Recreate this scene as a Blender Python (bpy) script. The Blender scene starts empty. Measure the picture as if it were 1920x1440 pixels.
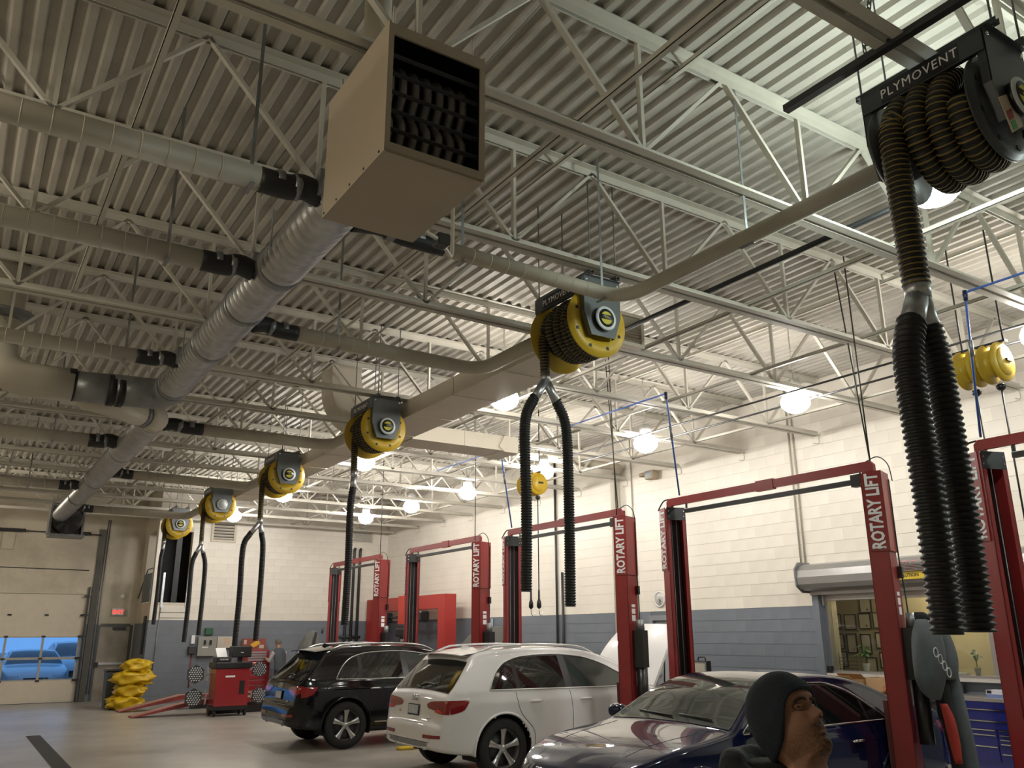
import bpy, math, random
from mathutils import Vector, Matrix
random.seed(7)
S = bpy.context.scene
COL = S.collection
PI = math.pi
# ------------------------------------------------------------------ camera
CAMPOS = Vector((0, 0, 1.8))
def make_camera(f=1574.0, yaw=32.95, pitch=16.62, roll=-0.24):
    y, p, r = (math.radians(a) for a in (yaw, pitch, roll))
    fwd = Vector((math.sin(y)*math.cos(p), math.cos(y)*math.cos(p), math.sin(p)))
    right = Vector((math.cos(y), -math.sin(y), 0)); up = right.cross(fwd)
    r2 = right*math.cos(r) + up*math.sin(r); u2 = up*math.cos(r) - right*math.sin(r)
    cam = bpy.data.cameras.new('camera'); cam.sensor_width = 36; cam.lens = f/1920*36
    cam.clip_start = .05; cam.clip_end = 300
    o = bpy.data.objects.new('camera', cam); COL.objects.link(o)
    m = Matrix((r2, u2, -fwd)).transposed().to_4x4(); m.translation = CAMPOS
    o.matrix_world = m; S.camera = o
make_camera()
# ------------------------------------------------------------------ sky and exposure
W = bpy.data.worlds.new('world'); S.world = W; W.use_nodes = True
_b = W.node_tree.nodes['Background']; _b.inputs[0].default_value = (.16, .42, 1.0, 1); _b.inputs[1].default_value = .85
S.view_settings.view_transform = 'Standard'; S.view_settings.look = 'None'
S.view_settings.gamma = 1; S.view_settings.use_curve_mapping = False
S.view_settings.exposure = 0.3
LAMP_STRENGTH = 85.0
S.cycles.diffuse_bounces = 3; S.cycles.max_bounces = 8
# ------------------------------------------------------------------ materials
MATS = {}
def mat(name, col, rough=.5, metal=0., var=0., vscale=6., bump=0., bscale=40., emit=0., coat=0., rnd=0., trans=0., spec=.5, dirt=None, dscale=1.2, stretch=None, dfac=(.45, .7), crough=.03):
    if name in MATS: return MATS[name]
    m = bpy.data.materials.new(name); m.use_nodes = True
    nt = m.node_tree; N = nt.nodes; L = nt.links; b = N['Principled BSDF']
    b.inputs['Base Color'].default_value = (*col, 1); b.inputs['Roughness'].default_value = rough
    b.inputs['Metallic'].default_value = metal; b.inputs['Coat Weight'].default_value = coat
    b.inputs['Coat Roughness'].default_value = crough
    b.inputs['Specular IOR Level'].default_value = spec; b.inputs['Transmission Weight'].default_value = trans
    if emit:
        b.inputs['Emission Color'].default_value = (*col, 1); b.inputs['Emission Strength'].default_value = emit
    tc = None
    def coord():
        nonlocal tc
        if tc is None:
            t = N.new('ShaderNodeTexCoord'); tc = t.outputs['Object']
            if stretch:
                mp = N.new('ShaderNodeMapping'); mp.inputs['Scale'].default_value = stretch
                L.new(tc, mp.inputs['Vector']); tc = mp.outputs[0]
        return tc
    src = None
    if var:
        n = N.new('ShaderNodeTexNoise'); n.inputs['Scale'].default_value = vscale; n.inputs['Detail'].default_value = 5
        L.new(coord(), n.inputs['Vector'])
        r = N.new('ShaderNodeMapRange'); r.inputs[1].default_value = .3; r.inputs[2].default_value = .7
        r.inputs[3].default_value = 1-var; r.inputs[4].default_value = 1+var
        L.new(n.outputs['Fac'], r.inputs[0])
        v = N.new('ShaderNodeVectorMath'); v.operation = 'SCALE'; v.inputs[0].default_value = col
        L.new(r.outputs[0], v.inputs['Scale']); src = v.outputs[0]
    if rnd:
        oi = N.new('ShaderNodeObjectInfo'); r = N.new('ShaderNodeMapRange')
        r.inputs[3].default_value = 1-rnd; r.inputs[4].default_value = 1+rnd; L.new(oi.outputs['Random'], r.inputs[0])
        v = N.new('ShaderNodeVectorMath'); v.operation = 'SCALE'; v.inputs[0].default_value = col
        if src: L.new(src, v.inputs[0])
        L.new(r.outputs[0], v.inputs['Scale']); src = v.outputs[0]
    if dirt:
        n = N.new('ShaderNodeTexNoise'); n.inputs['Scale'].default_value = dscale; n.inputs['Detail'].default_value = 8; n.inputs['Roughness'].default_value = .65
        L.new(coord(), n.inputs['Vector'])
        r = N.new('ShaderNodeMapRange'); r.inputs[1].default_value = dfac[0]; r.inputs[2].default_value = dfac[1]; L.new(n.outputs['Fac'], r.inputs[0])
        mx = N.new('ShaderNodeMix'); mx.data_type = 'RGBA'; L.new(r.outputs[0], mx.inputs[0])
        mx.inputs[6].default_value = (*col, 1); mx.inputs[7].default_value = (*dirt, 1)
        if src: L.new(src, mx.inputs[6])
        src = mx.outputs[2]
    if src: L.new(src, b.inputs['Base Color'])
    if bump:
        n = N.new('ShaderNodeTexNoise'); n.inputs['Scale'].default_value = bscale; n.inputs['Detail'].default_value = 3
        L.new(coord(), n.inputs['Vector'])
        bp = N.new('ShaderNodeBump'); bp.inputs['Strength'].default_value = bump; bp.inputs['Distance'].default_value = .01
        L.new(n.outputs['Fac'], bp.inputs['Height']); L.new(bp.outputs[0], b.inputs['Normal'])
    MATS[name] = m; return m
cream = mat('cream_block_paint', (.79, .74, .655), .38, var=.04, vscale=1.5, rnd=.03, bump=.15, bscale=60)
creamback = mat('cream_joint', (.63, .57, .48), .6, var=.05)
greyp = mat('grey_block_paint', (.17, .19, .225), .42, var=.06, vscale=2, rnd=.05, bump=.15, bscale=60)
greyback = mat('grey_joint', (.12, .135, .16), .6)
beige = mat('beige_wall_paint', (.60, .54, .43), .55, var=.07, vscale=1.2, dirt=(.42, .37, .29), dscale=.8)
steelw = mat('offwhite_joist_paint', (.56, .53, .46), .5, var=.06, vscale=4)
deckm = mat('offwhite_deck_paint', (.45, .42, .365), .5, var=.10, vscale=2.2, dirt=(.24, .215, .18), dscale=.7, dfac=(.5, .8))
pipew = mat('offwhite_pipe_paint', (.50, .46, .38), .5, var=.05, vscale=3)
ductw = mat('cream_duct_paint', (.62, .56, .46), .5, var=.03, vscale=2)
galv = mat('galvanised_steel', (.46, .47, .49), .38, .9, var=.15, vscale=7)
galvd = mat('dull_galvanised_steel', (.26, .27, .28), .42, .7, var=.15, vscale=7)
darkst = mat('dark_steel', (.045, .045, .048), .45, .3, var=.1)
blackr = mat('black_rubber', (.012, .012, .013), .5)
blackp = mat('black_plastic', (.015, .015, .016), .35)
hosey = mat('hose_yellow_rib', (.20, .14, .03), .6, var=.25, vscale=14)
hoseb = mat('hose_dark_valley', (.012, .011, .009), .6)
yellow = mat('yellow_reel_paint', (.55, .36, .02), .4, var=.08, vscale=8)
red = mat('red_lift_paint', (.24, .022, .022), .36, var=.06, vscale=5)
redd = mat('dark_red_steel', (.085, .012, .012), .4, var=.1)
white = mat('white_print', (.8, .8, .8), .5)
chrome = mat('chrome', (.75, .75, .76), .12, 1.)
alu = mat('aluminium', (.55, .55, .56), .32, .9)
heaterm = mat('tan_heater_enamel', (.40, .33, .245), .5, var=.04, vscale=2)
concrete = mat('concrete_floor', (.43, .40, .355), .30, var=.10, vscale=1.4, bump=.1, bscale=30, dirt=(.25, .23, .20), dscale=.55, dfac=(.42, .75))
cardb = mat('cardboard', (.45, .29, .15), .8, var=.05)
# ------------------------------------------------------------------ object helpers
def link(o): COL.objects.link(o); return o
def wm(o):
    m = Matrix.Identity(4)
    while o is not None: m = o.matrix_basis @ m; o = o.parent
    return m
def tag(o, label=None, cat=None, group=None, kind=None):
    if label: o['label'] = label
    if cat: o['category'] = cat
    if group: o['group'] = group
    if kind: o['kind'] = kind
    return o
def thing(name, label, cat, loc=(0, 0, 0), rz=0, group=None):
    o = link(bpy.data.objects.new(name, None)); o.location = loc; o.rotation_euler = (0, 0, rz); o.empty_display_size = .1
    return tag(o, label, cat, group)
def copy_tree(o, parent=None):
    c = link(o.copy()); c.parent = parent
    for ch in list(o.children): copy_tree(ch, c)
    return c
class MB:
    def __init__(s): s.v = []; s.f = []; s.m = []; s.sm = []
    def add(s, vs, fs, mi=0, smooth=False):
        n = len(s.v); s.v += [tuple(v) for v in vs]
        for f in fs: s.f.append(tuple(i+n for i in f)); s.m.append(mi); s.sm.append(smooth)
        return s
    def box(s, a, b, mi=0):
        x0, y0, z0 = (min(a[i], b[i]) for i in range(3)); x1, y1, z1 = (max(a[i], b[i]) for i in range(3))
        return s.add([(x0,y0,z0),(x1,y0,z0),(x1,y1,z0),(x0,y1,z0),(x0,y0,z1),(x1,y0,z1),(x1,y1,z1),(x0,y1,z1)],
              [(0,3,2,1),(4,5,6,7),(0,1,5,4),(1,2,6,5),(2,3,7,6),(3,0,4,7)], mi)
    def cbox(s, c, d, mi=0): return s.box([c[i]-d[i]/2 for i in range(3)], [c[i]+d[i]/2 for i in range(3)], mi)
    def rbox(s, a, b, r=.02, mi=0):
        # box with chamfered vertical and horizontal edges
        x0, y0, z0 = (min(a[i], b[i]) for i in range(3)); x1, y1, z1 = (max(a[i], b[i]) for i in range(3))
        r = min(r, (x1-x0)*.45, (y1-y0)*.45, (z1-z0)*.45)
        rings = []
        for z, q in ((z0, r), (z0+r*.3, r*.3), (z0+r, 0), (z1-r, 0), (z1-r*.3, r*.3), (z1, r)):
            a0, a1, b0, b1 = x0+q, x1-q, y0+q, y1-q; k = r*.6
            rings.append([(a0+k,b0,z),(a1-k,b0,z),(a1,b0+k,z),(a1,b1-k,z),(a1-k,b1,z),(a0+k,b1,z),(a0,b1-k,z),(a0,b0+k,z)])
        s.loft(rings, True, True, mi); return s
    def loft(s, rings, closed=True, caps=False, mi=0, smooth=False, mfun=None):
        n = len(rings[0]); vs = [p for r in rings for p in r]; base = len(s.v); s.v += [tuple(v) for v in vs]
        for i in range(len(rings)-1):
            for j in range(n if closed else n-1):
                k = (j+1) % n
                s.f.append((base+i*n+j, base+i*n+k, base+(i+1)*n+k, base+(i+1)*n+j)); s.m.append(mfun(i) if mfun else mi); s.sm.append(smooth)
        if caps:
            s.f.append(tuple(base+j for j in reversed(range(n)))); s.m.append(mi); s.sm.append(False)
            s.f.append(tuple(base+(len(rings)-1)*n+j for j in range(n))); s.m.append(mi); s.sm.append(False)
        return s
    def tube(s, pts, r, n=12, mi=0, caps=True, smooth=True, mfun=None):
        # sweep a circle along a polyline; r is a number or one radius per point
        P = [Vector(p) for p in pts]; R = r if isinstance(r, (list, tuple)) else [r]*len(P)
        T = []
        for i in range(len(P)):
            d = (P[min(i+1, len(P)-1)]-P[max(i-1, 0)]); T.append(d.normalized() if d.length > 1e-9 else (T[-1] if T else Vector((0, 0, 1))))
        a = Vector((0, 0, 1)) if abs(T[0].z) < .9 else Vector((1, 0, 0))
        u = T[0].cross(a).normalized(); rings = []
        for i in range(len(P)):
            u = (u - T[i]*u.dot(T[i])).normalized(); w = T[i].cross(u)
            rings.append([P[i]+(u*math.cos(2*PI*k/n)+w*math.sin(2*PI*k/n))*R[i] for k in range(n)])
        return s.loft(rings, True, caps, mi, smooth, mfun)
    def cyl(s, a, b, r, n=16, mi=0, r2=None): return s.tube([a, b], [r, r if r2 is None else r2], n, mi)
    def bar(s, a, b, w, h, mi=0, up=(0, 0, 1)):
        a = Vector(a); b = Vector(b); t = (b-a).normalized(); u = Vector(up)
        if abs(t.dot(u)) > .98: u = Vector((0, 1, 0))
        x = t.cross(u).normalized(); y = x.cross(t)
        ring = lambda p: [p-x*w/2-y*h/2, p+x*w/2-y*h/2, p+x*w/2+y*h/2, p-x*w/2+y*h/2]
        return s.loft([ring(a), ring(b)], True, True, mi)
    def prism(s, poly, fn, t0, t1, mi=0):
        # extrude a 2-D polygon: fn(u, v, t) -> point
        n = len(poly); vs = [fn(u, v, t) for t in (t0, t1) for u, v in poly]
        fs = [tuple(reversed(range(n))), tuple(range(n, 2*n))]+[(i, (i+1) % n, n+(i+1) % n, n+i) for i in range(n)]
        return s.add(vs, fs, mi)
    def lathe(s, prof, c, axis='z', n=24, mi=0, smooth=True, mfun=None, caps=True):
        # prof: (radius, height) pairs around an axis through c
        rings = []
        for r, h in prof:
            q = []
            for k in range(n):
                a = 2*PI*k/n; x, y = r*math.cos(a), r*math.sin(a)
                q.append({'z': (c[0]+x, c[1]+y, c[2]+h), 'y': (c[0]+x, c[1]+h, c[2]+y), 'x': (c[0]+h, c[1]+x, c[2]+y)}[axis])
            rings.append(q)
        return s.loft(rings, True, caps, mi, smooth, mfun)
    def grid(s, fn, nu, nv, mi=0, smooth=True, flip=False):
        vs = [fn(i/nu, j/nv) for i in range(nu+1) for j in range(nv+1)]; fs = []
        for i in range(nu):
            for j in range(nv):
                q = (i*(nv+1)+j, (i+1)*(nv+1)+j, (i+1)*(nv+1)+j+1, i*(nv+1)+j+1); fs.append(q[::-1] if flip else q)
        return s.add(vs, fs, mi, smooth)
    def mesh(s, name, mats, inv=None):
        me = bpy.data.meshes.new(name)
        me.from_pydata([inv @ Vector(v) for v in s.v] if inv else s.v, [], s.f)
        for m in (mats if isinstance(mats, (list, tuple)) else [mats]): me.materials.append(m)
        me.polygons.foreach_set('material_index', s.m); me.polygons.foreach_set('use_smooth', s.sm); me.update()
        return me
    def build(s, name, mats, parent=None, world=False):
        inv = wm(parent).inverted() if (parent is not None and world) else None
        o = link(bpy.data.objects.new(name, s.mesh(name, mats, inv))); o.parent = parent; return o
def struct(name, mb, m, parent=None):
    o = mb.build(name, m, parent)
    if parent is None: o['kind'] = 'structure'
    return o
def text_mesh(txt, size=1., extrude=.004, bold=0., spacing=1.):
    c = bpy.data.curves.new('txt', 'FONT'); c.body = txt; c.size = size; c.extrude = extrude; c.align_x = 'CENTER'; c.align_y = 'CENTER'
    c.offset = bold; c.space_character = spacing; c.resolution_u = 2
    o = bpy.data.objects.new('txt', c); COL.objects.link(o)
    dg = bpy.context.evaluated_depsgraph_get(); me = bpy.data.meshes.new_from_object(o.evaluated_get(dg))
    bpy.data.objects.remove(o); return me
def text(name, txt, size, m, parent, loc, xdir, ydir, extrude=.003, bold=0., spacing=1., sx=1.):
    # loc/xdir/ydir in the parent's space
    me = text_mesh(txt, size, extrude, bold, spacing); me.materials.clear(); me.materials.append(m)
    x = Vector(xdir).normalized(); y = Vector(ydir).normalized(); z = x.cross(y)
    M = Matrix((x*sx, y, z)).transposed().to_4x4(); M.translation = Vector(loc); me.transform(M)
    o = link(bpy.data.objects.new(name, me)); o.parent = parent; return o
def arc(c, r, a0, a1, n, u, v):
    c = Vector(c); u = Vector(u); v = Vector(v)
    return [c+u*r*math.cos(a0+(a1-a0)*i/n)+v*r*math.sin(a0+(a1-a0)*i/n) for i in range(n+1)]
def smooth_path(P, n=8):
    # Catmull-Rom through the points
    P = [Vector(p) for p in P]; Q = [P[0]*2-P[1]]+P+[P[-1]*2-P[-2]]; out = []
    for i in range(1, len(Q)-2):
        for k in range(n):
            t = k/n; a, b, c, d = Q[i-1:i+3]
            out.append(.5*((2*b)+(c-a)*t+(2*a-5*b+4*c-d)*t*t+(3*b-a-3*c+d)*t**3))
    return out+[P[-1]]
def rounded_path(P, r, n=6):
    P = [Vector(p) for p in P]; out = [P[0]]
    for i in range(1, len(P)-1):
        a = (P[i-1]-P[i]); b = (P[i+1]-P[i]); q = min(r, a.length*.49, b.length*.49); a = P[i]+a.normalized()*q; b = P[i]+b.normalized()*q
        for k in range(n+1):
            t = k/n; out.append(a*(1-t)**2+P[i]*2*t*(1-t)+b*t*t)
    return out+[P[-1]]
def interp(tab, x):
    # monotone cubic through (x, y) pairs
    if x <= tab[0][0]: return tab[0][1]
    if x >= tab[-1][0]: return tab[-1][1]
    for i in range(len(tab)-1):
        if x <= tab[i+1][0]:
            (x0, y0), (x1, y1) = tab[i], tab[i+1]; h = x1-x0; d = (y1-y0)/h
            def slope(j):
                if j == 0 or j == len(tab)-1: return None
                a = (tab[j][1]-tab[j-1][1])/(tab[j][0]-tab[j-1][0]); b = (tab[j+1][1]-tab[j][1])/(tab[j+1][0]-tab[j][0])
                return 0 if a*b <= 0 else 2*a*b/(a+b)
            m0 = slope(i); m1 = slope(i+1); m0 = d if m0 is None else m0; m1 = d if m1 is None else m1
            t = (x-x0)/h
            return y0*(1+2*t)*(1-t)**2+h*m0*t*(1-t)**2+y1*t*t*(3-2*t)+h*m1*t*t*(t-1)
# ------------------------------------------------------------------ the room
XR, XL, YB, YG, YF, XJ = 12.0, -6.0, 26.2, 28.3, -6.0, 4.75     # right, left, back, garage-door wall, front, jog
ZD = 6.02                                                      # underside of the roof deck
struct('floor', MB().box((XL, YF, -.12), (XR, YG, 0)), concrete)
ceil = struct('ceiling', MB().box((XL-.3, YF-.3, ZD+.055), (XR+.3, YG+.3, ZD+.2)), deckm)
def deck_profile(w):
    pts = []; x = 0.
    while x < w-1e-6:
        for dx, z in ((0, .038), (.054, .038), (.076, 0), (.121, 0), (.143, .038)): pts.append((x+dx, z))
        x += .1524
    pts.append((w, .038)); return pts
pw = .1524*6; plen = 1.665*5
dm = {}
ny = int(math.ceil((YG-YF)/plen)); nx = int(math.ceil((XR-XL)/pw))
for i in range(nx):
    x0 = XR-(i+1)*pw
    for j in range(ny):
        y0 = YF+j*plen; y1 = min(y0+plen, YG)
        k = round(y1-y0, 3)
        if k not in dm:
            pr = deck_profile(pw); mb = MB()
            mb.loft([[(x, y, z) for x, z in pr] for y in (0, k)], False)
            mb.box((-.006, 0, .030), (.006, k, .04)); dm[k] = mb.mesh('deck_panel', deckm)
        o = link(bpy.data.objects.new('deck_panel', dm[k])); o.parent = ceil; o.location = (x0, y0, ZD)
def sub_rects(a0, a1, holes):
    iv = [(a0, a1)]
    for h0, h1 in holes:
        nv = []
        for p, q in iv:
            if h1 <= p or h0 >= q: nv.append((p, q)); continue
            if h0 > p: nv.append((p, h0))
            if h1 < q: nv.append((h1, q))
        iv = nv
    return iv
def wall_with_holes(name, axis, pos, a0, a1, z1, holes, thick, m, sgn):
    # axis 'x': wall at x = pos running along y; axis 'y': at y = pos running along x. sgn: side on which the thickness lies
    mb = MB(); two = isinstance(m, list); zs = sorted({0., z1}|{h[2] for h in holes}|{h[3] for h in holes}|({2.2352} if two else set()))
    for q in range(len(zs)-1):
        zz0, zz1 = zs[q], zs[q+1]
        for p0, p1 in sub_rects(a0, a1, [(h[0], h[1]) for h in holes if h[2] < zz1-1e-4 and h[3] > zz0+1e-4]):
            if axis == 'x': mb.box((pos, p0, zz0), (pos+sgn*thick, p1, zz1), 1 if two and zz1 < 2.24 else 0)
            else: mb.box((p0, pos, zz0), (p1, pos+sgn*thick, zz1), 1 if two and zz1 < 2.24 else 0)
    return struct(name, mb, m)
def block_courses(wall, axis, pos, a0, a1, z1, holes, sgn, zsplit, keep):
    # individual block faces standing proud of recessed joints
    H, Lb, g, gv, d = .2032, .4064, .0028, .0007, .006; cells = []
    c = 0
    while c*H < z1-.02:
        zz0, zz1 = c*H, min((c+1)*H, z1)
        hs = [(h[0], h[1]) for h in holes if h[2] < zz1-.01 and h[3] > zz0+.01]
        for p0, p1 in sub_rects(a0, a1, hs):
            k = math.floor((p0-a0)/Lb)-1; off = (c % 2)*Lb/2
            while True:
                b0 = a0+k*Lb+off; b1 = b0+Lb; k += 1
                if b0 >= p1-.01: break
                q0, q1 = max(b0, p0), min(b1, p1)
                if q1-q0 > .03: cells.append((q0, q1, zz0, zz1))
        c += 1
    def dist(cl):
        a = (cl[0]+cl[1])/2; z = (cl[2]+cl[3])/2
        return (Vector((pos, a, z) if axis == 'x' else (a, pos, z))-CAMPOS).length
    vis = sorted([cl for cl in cells if keep(cl)], key=dist); rest = [cl for cl in cells if not keep(cl)]+vis[300:]
    cache = {}
    def add(mb, a, b, z0, z1, mi=0):
        if axis == 'x': mb.box((pos, a, z0), (pos-sgn*d, b, z1), mi)
        else: mb.box((a, pos, z0), (b, pos-sgn*d, z1), mi)
    for q0, q1, zz0, zz1 in vis[:300]:
        m = greyp if (zz0+zz1)/2 < zsplit else cream
        key = (round(q1-q0, 3), round(zz1-zz0, 3), m.name)
        if key not in cache:
            mb = MB(); w, h = (q1-q0)/2-gv, (zz1-zz0)/2-g
            if axis == 'x': mb.box((0, -w, -h), (-sgn*d, w, h))
            else: mb.box((-w, 0, -h), (w, -sgn*d, h))
            cache[key] = mb.mesh('block', m)
        o = link(bpy.data.objects.new('block', cache[key])); o.parent = wall
        o.location = (pos, (q0+q1)/2, (zz0+zz1)/2) if axis == 'x' else ((q0+q1)/2, pos, (zz0+zz1)/2)
    mb = MB()
    for q0, q1, zz0, zz1 in rest: add(mb, q0+gv, q1-gv, zz0+g, zz1-g, 0 if (zz0+zz1)/2 < zsplit else 1)
    o = mb.build('block_courses', [greyp, cream], wall); o['kind'] = 'stuff'
ZSPLIT = 2.18
WIN = (6.3, 9.16, 1.18, 2.42)          # service window in the right wall: y0, y1, z0, z1
DOOR = (12.35, 13.35, 0, 2.11)
wr = wall_with_holes('wall_right', 'x', XR+.006, YF, YB+2.2, ZD+.1, [WIN, DOOR], .24, [creamback, greyback], 1)
block_courses(wr, 'x', XR+.006, YF, YB, ZD, [WIN, DOOR], 1, ZSPLIT, lambda c: 5.2 < c[0] < 19 and c[2] > .9 and not (c[2] < 1.3 and c[0] < 12))
wb = wall_with_holes('wall_back', 'y', YB+.006, XJ, XR+.006, ZD+.1, [(4.85, 5.72, 2.72, 4.75)], .24, [creamback, greyback], 1)
block_courses(wb, 'y', YB+.006, XJ, XR, ZD, [(4.85, 5.72, 2.72, 4.75)], 1, ZSPLIT, lambda c: 1.0 < c[2] < 5.1 and c[0] > 5.7)
GD = (-.9, 3.34, 0, 2.99); MD = (3.76, 4.66, 0, 2.12)
wg = wall_with_holes('wall_garage', 'y', YG, XL, XJ+.3, ZD+.1, [GD, MD], .24, beige, 1)
struct('wall_jog', MB().box((XJ, YB+.246, 0), (XJ+.24, YG, 2.72)).box((XJ, YB+.246, 4.75), (XJ+.24, YG, ZD+.1)).box((XJ, 27.6, 2.72), (XJ+.24, YG, 4.75)), beige)
struct('wall_left', MB().box((XL-.2, YF, 0), (XL, YG, ZD+.1)), beige)
struct('wall_front', MB().box((XL, YF-.2, 0), (XR+.2, YF, ZD+.1)), beige)
# ------------------------------------------------------------------ roof joists
JY0, JP = 3.85, 1.665
def angle_pair(mb, x0, x1, z, up):
    # two angles back to back: a flat flange with a stem
    s = 1 if up else -1; t = .009; g = .014; w = .075
    for k in (-1, 1):
        mb.box((x0, k*g, z), (x1, k*(g+w), z+s*t)); mb.box((x0, k*g, z), (x1, k*(g+t), z+s*.078))
def make_joist():
    r = thing('roof_joist', 'long off-white open-web steel roof joist under the metal deck', 'joist', group='roof joists')
    mb = MB(); angle_pair(mb, XL+.05, XR-.02, ZD-.002, False); mb.build('top_chord', steelw, r)
    mb = MB(); angle_pair(mb, XL+.35, XR-.12, 5.0, True); mb.build('bottom_chord', steelw, r)
    dg1 = MB().bar((0, 0, 5.04), (.88, 0, 5.98), .028, .046, 0, (0, 1, 0)).mesh('web_diagonal', steelw)
    dg2 = MB().bar((0, 0, 5.04), (-.88, 0, 5.98), .028, .046, 0, (0, 1, 0)).mesh('web_diagonal', steelw)
    vt = MB().bar((0, 0, 5.02), (0, 0, 6.0), .028, .040, 0, (0, 1, 0)).mesh('web_vertical', steelw)
    x = 3.6-1.765*5
    while x < XR-.5:
        for me, nm in ((dg1, 'web_diagonal'), (dg2, 'web_diagonal'), (vt, 'web_vertical')):
            if me is dg1 and x+.88 > XR-.05: continue
            if me is dg2 and x-.88 < XL+.1: continue
            o = link(bpy.data.objects.new(nm, me)); o.parent = r; o.location = (x, 0, 0)
        x += 1.765
    mb = MB(); p = smooth_path([(XR-.3, .05, 5.06), (XR-.1, .05, 5.08), (XR-.02, .05, 5.02), (XR-.02, .05, 4.9), (XR-.16, .05, 4.88)], 4)
    mb.tube(p, .007, 6); mb.build('tie_rod', steelw, r)
    return r
j0 = make_joist(); k0 = -5; nj = 0
for k in range(k0, 14):
    y = JY0+k*JP
    if y > YB-.15: break
    o = j0 if nj == 0 else copy_tree(j0); o.location = (0, y, 0); nj += 1
    W_ = ['first', 'second', 'third', 'fourth', 'fifth', 'sixth', 'seventh', 'eighth', 'ninth', 'tenth', 'eleventh', 'twelfth', 'thirteenth']
    o['label'] = 'off-white open-web roof joist crossing right over the tan unit heater' if k == 0 else ('off-white open-web roof joist, %s one beyond the tan heater towards the garage door' % W_[k-1] if k > 0 else 'off-white open-web roof joist, %s one before the tan heater, away from the garage door' % W_[-k-1])
def bridging(x, z, where, name='bridging_angle'):
    mb = MB()
    mb.box((x-.02, YF+.1, z), (x+.02, YB-.05, z+.005)).box((x-.02, YF+.1, z), (x-.015, YB-.05, z+.04))
    o = mb.build(name, steelw)
    tag(o, 'thin off-white bridging angle across the joists '+where, 'steel angle', 'bridging angles')
for x, z, w_ in ((.55, 5.062, 'beside the exhaust trunk pipe'), (3.02, 5.062, 'between the spiral duct and the hose reels'), (6.5, 5.062, 'just past the rectangular duct'), (8.4, 5.062, 'above the lift posts'), (10.7, 5.062, 'closest to the right wall'), (4.05, 5.905, 'up against the deck above the hose reels'), (9.0, 5.905, 'up against the deck above the lamps'), (-1.9, 5.062, 'beyond the exhaust trunk pipe')): bridging(x, z, w_)
# ------------------------------------------------------------------ lamps
lampm = mat('lit_lamp_refractor', (1.0, .965, .90), .4, emit=LAMP_STRENGTH)
lampg_ = mat('lit_lamp_refractor_cool', (.86, 1.0, .93), .4, emit=LAMP_STRENGTH); lampy = mat('lit_lamp_refractor_warm', (1.0, .90, .72), .4, emit=LAMP_STRENGTH)
lcase = mat('lamp_housing', (.55, .55, .53), .4, .3)
def make_lamp():
    r = thing('high_bay_lamp', 'round lit high-bay lamp hanging under the roof joists', 'lamp', group='high-bay lamps')
    MB().lathe([(.03, .0), (.12, .03), (.19, .10), (.20, .17), (.17, .24), (.10, .29), (.09, .30)], (0, 0, 0), n=20).build('refractor', lampm, r)
    MB().lathe([(.095, .30), (.10, .31), (.10, .44), (.075, .48), (.02, .49)], (0, 0, 0), n=16).build('ballast_housing', lcase, r)
    MB().cyl((0, 0, .49), (0, 0, 1.30), .008, 6).build('hanger_rod', steelw, r)
    return r
LAMPS = [(9.42, 4.05), (9.42, 7.3), (9.42, 10.4), (9.42, 13.4), (9.42, 16.4), (9.3, 19.0), (9.2, 21.6), (5.45, 2.85), (5.9, 9.3), (6.05, 14.4), (6.0, 18.9), (6.0, 23.0),
         (9.42, .8), (-2.4, 3.4), (-2.6, 8.2), (-2.6, 15.0), (-1.0, 24.4)]  # last lamp is added out of view to brighten the garage-door wall
l0 = make_lamp()
for i, (x, y) in enumerate(LAMPS):
    o = l0 if i == 0 else copy_tree(l0); o.location = (x, y, 4.72)
    if i in (7, 12) or i > 12:
        rf = [c for c in o.children if c.name.startswith('refractor')][0]; rf.data = rf.data.copy(); rf.data.materials[0] = lampg_ if i in (7, 12) else lampy
    if i < 12: o['label'] = 'lit high-bay lamp '+['beside the paired yellow cord reels', 'over the lift of the blue sedan', 'between the blue sedan lift and the white SUV lift', 'behind the tan cord reel over the white SUV', 'over the lift of the black SUV', 'just past the lift of the black SUV', 'over the lift closest to the back wall', 'under the large dark hose reel', 'beside the rectangular duct', 'past the reel with one straight hose', 'past the reel over the alignment console', 'beside the reel with the plain silver hub'][i]
    else: o['label'] = 'unseen lit high-bay lamp in the part of the hall outside the photograph'
# ------------------------------------------------------------------ unit heater
H0, H1 = (1.455, 3.40, 4.10), (2.035, 4.25, 4.87)
h = thing('unit_heater', 'big tan boxy unit heater hanging from the joists with dark louvred front', 'heater', ((H0[0]+H1[0])/2, (H0[1]+H1[1])/2, H0[2]))
x0, y0, z0 = H0; x1, y1, z1 = H1
MB().box((x0, y0, z0), (x0+.012, y1, z1)).build('side_panel', heaterm, h, True)
MB().box((x1-.012, y0, z0), (x1, y1, z1)).build('side_panel', heaterm, h, True)
MB().box((x0+.012, y0+.01, z0), (x1-.012, y1, z0+.012)).build('bottom_panel', heaterm, h, True)
MB().box((x0+.012, y0+.01, z1-.012), (x1-.012, y1, z1)).build('top_panel', heaterm, h, True)
MB().box((x0+.012, y1-.012, z0+.012), (x1-.012, y1, z1-.012)).build('back_panel', heaterm, h, True)
MB().box((x0+.012, y0, z1-.075), (x1-.012, y0+.012, z1-.012)).box((x0+.012, y0, z0+.012), (x1-.012, y0+.012, z0+.055)).box((x0+.012, y0, z0+.055), (x0+.03, y0+.012, z1-.075)).box((x1-.03, y0, z0+.055), (x1-.012, y0+.012, z1-.075)).build('front_frame', heaterm, h, True)
for k in range(5):
    z = z0+.15+k*.11
    MB().bar((x0+.03, y0+.03, z), (x1-.03, y0+.03, z), .022, .006, 0, (0, .5, 1)).build('louvre', darkst, h, True)
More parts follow.
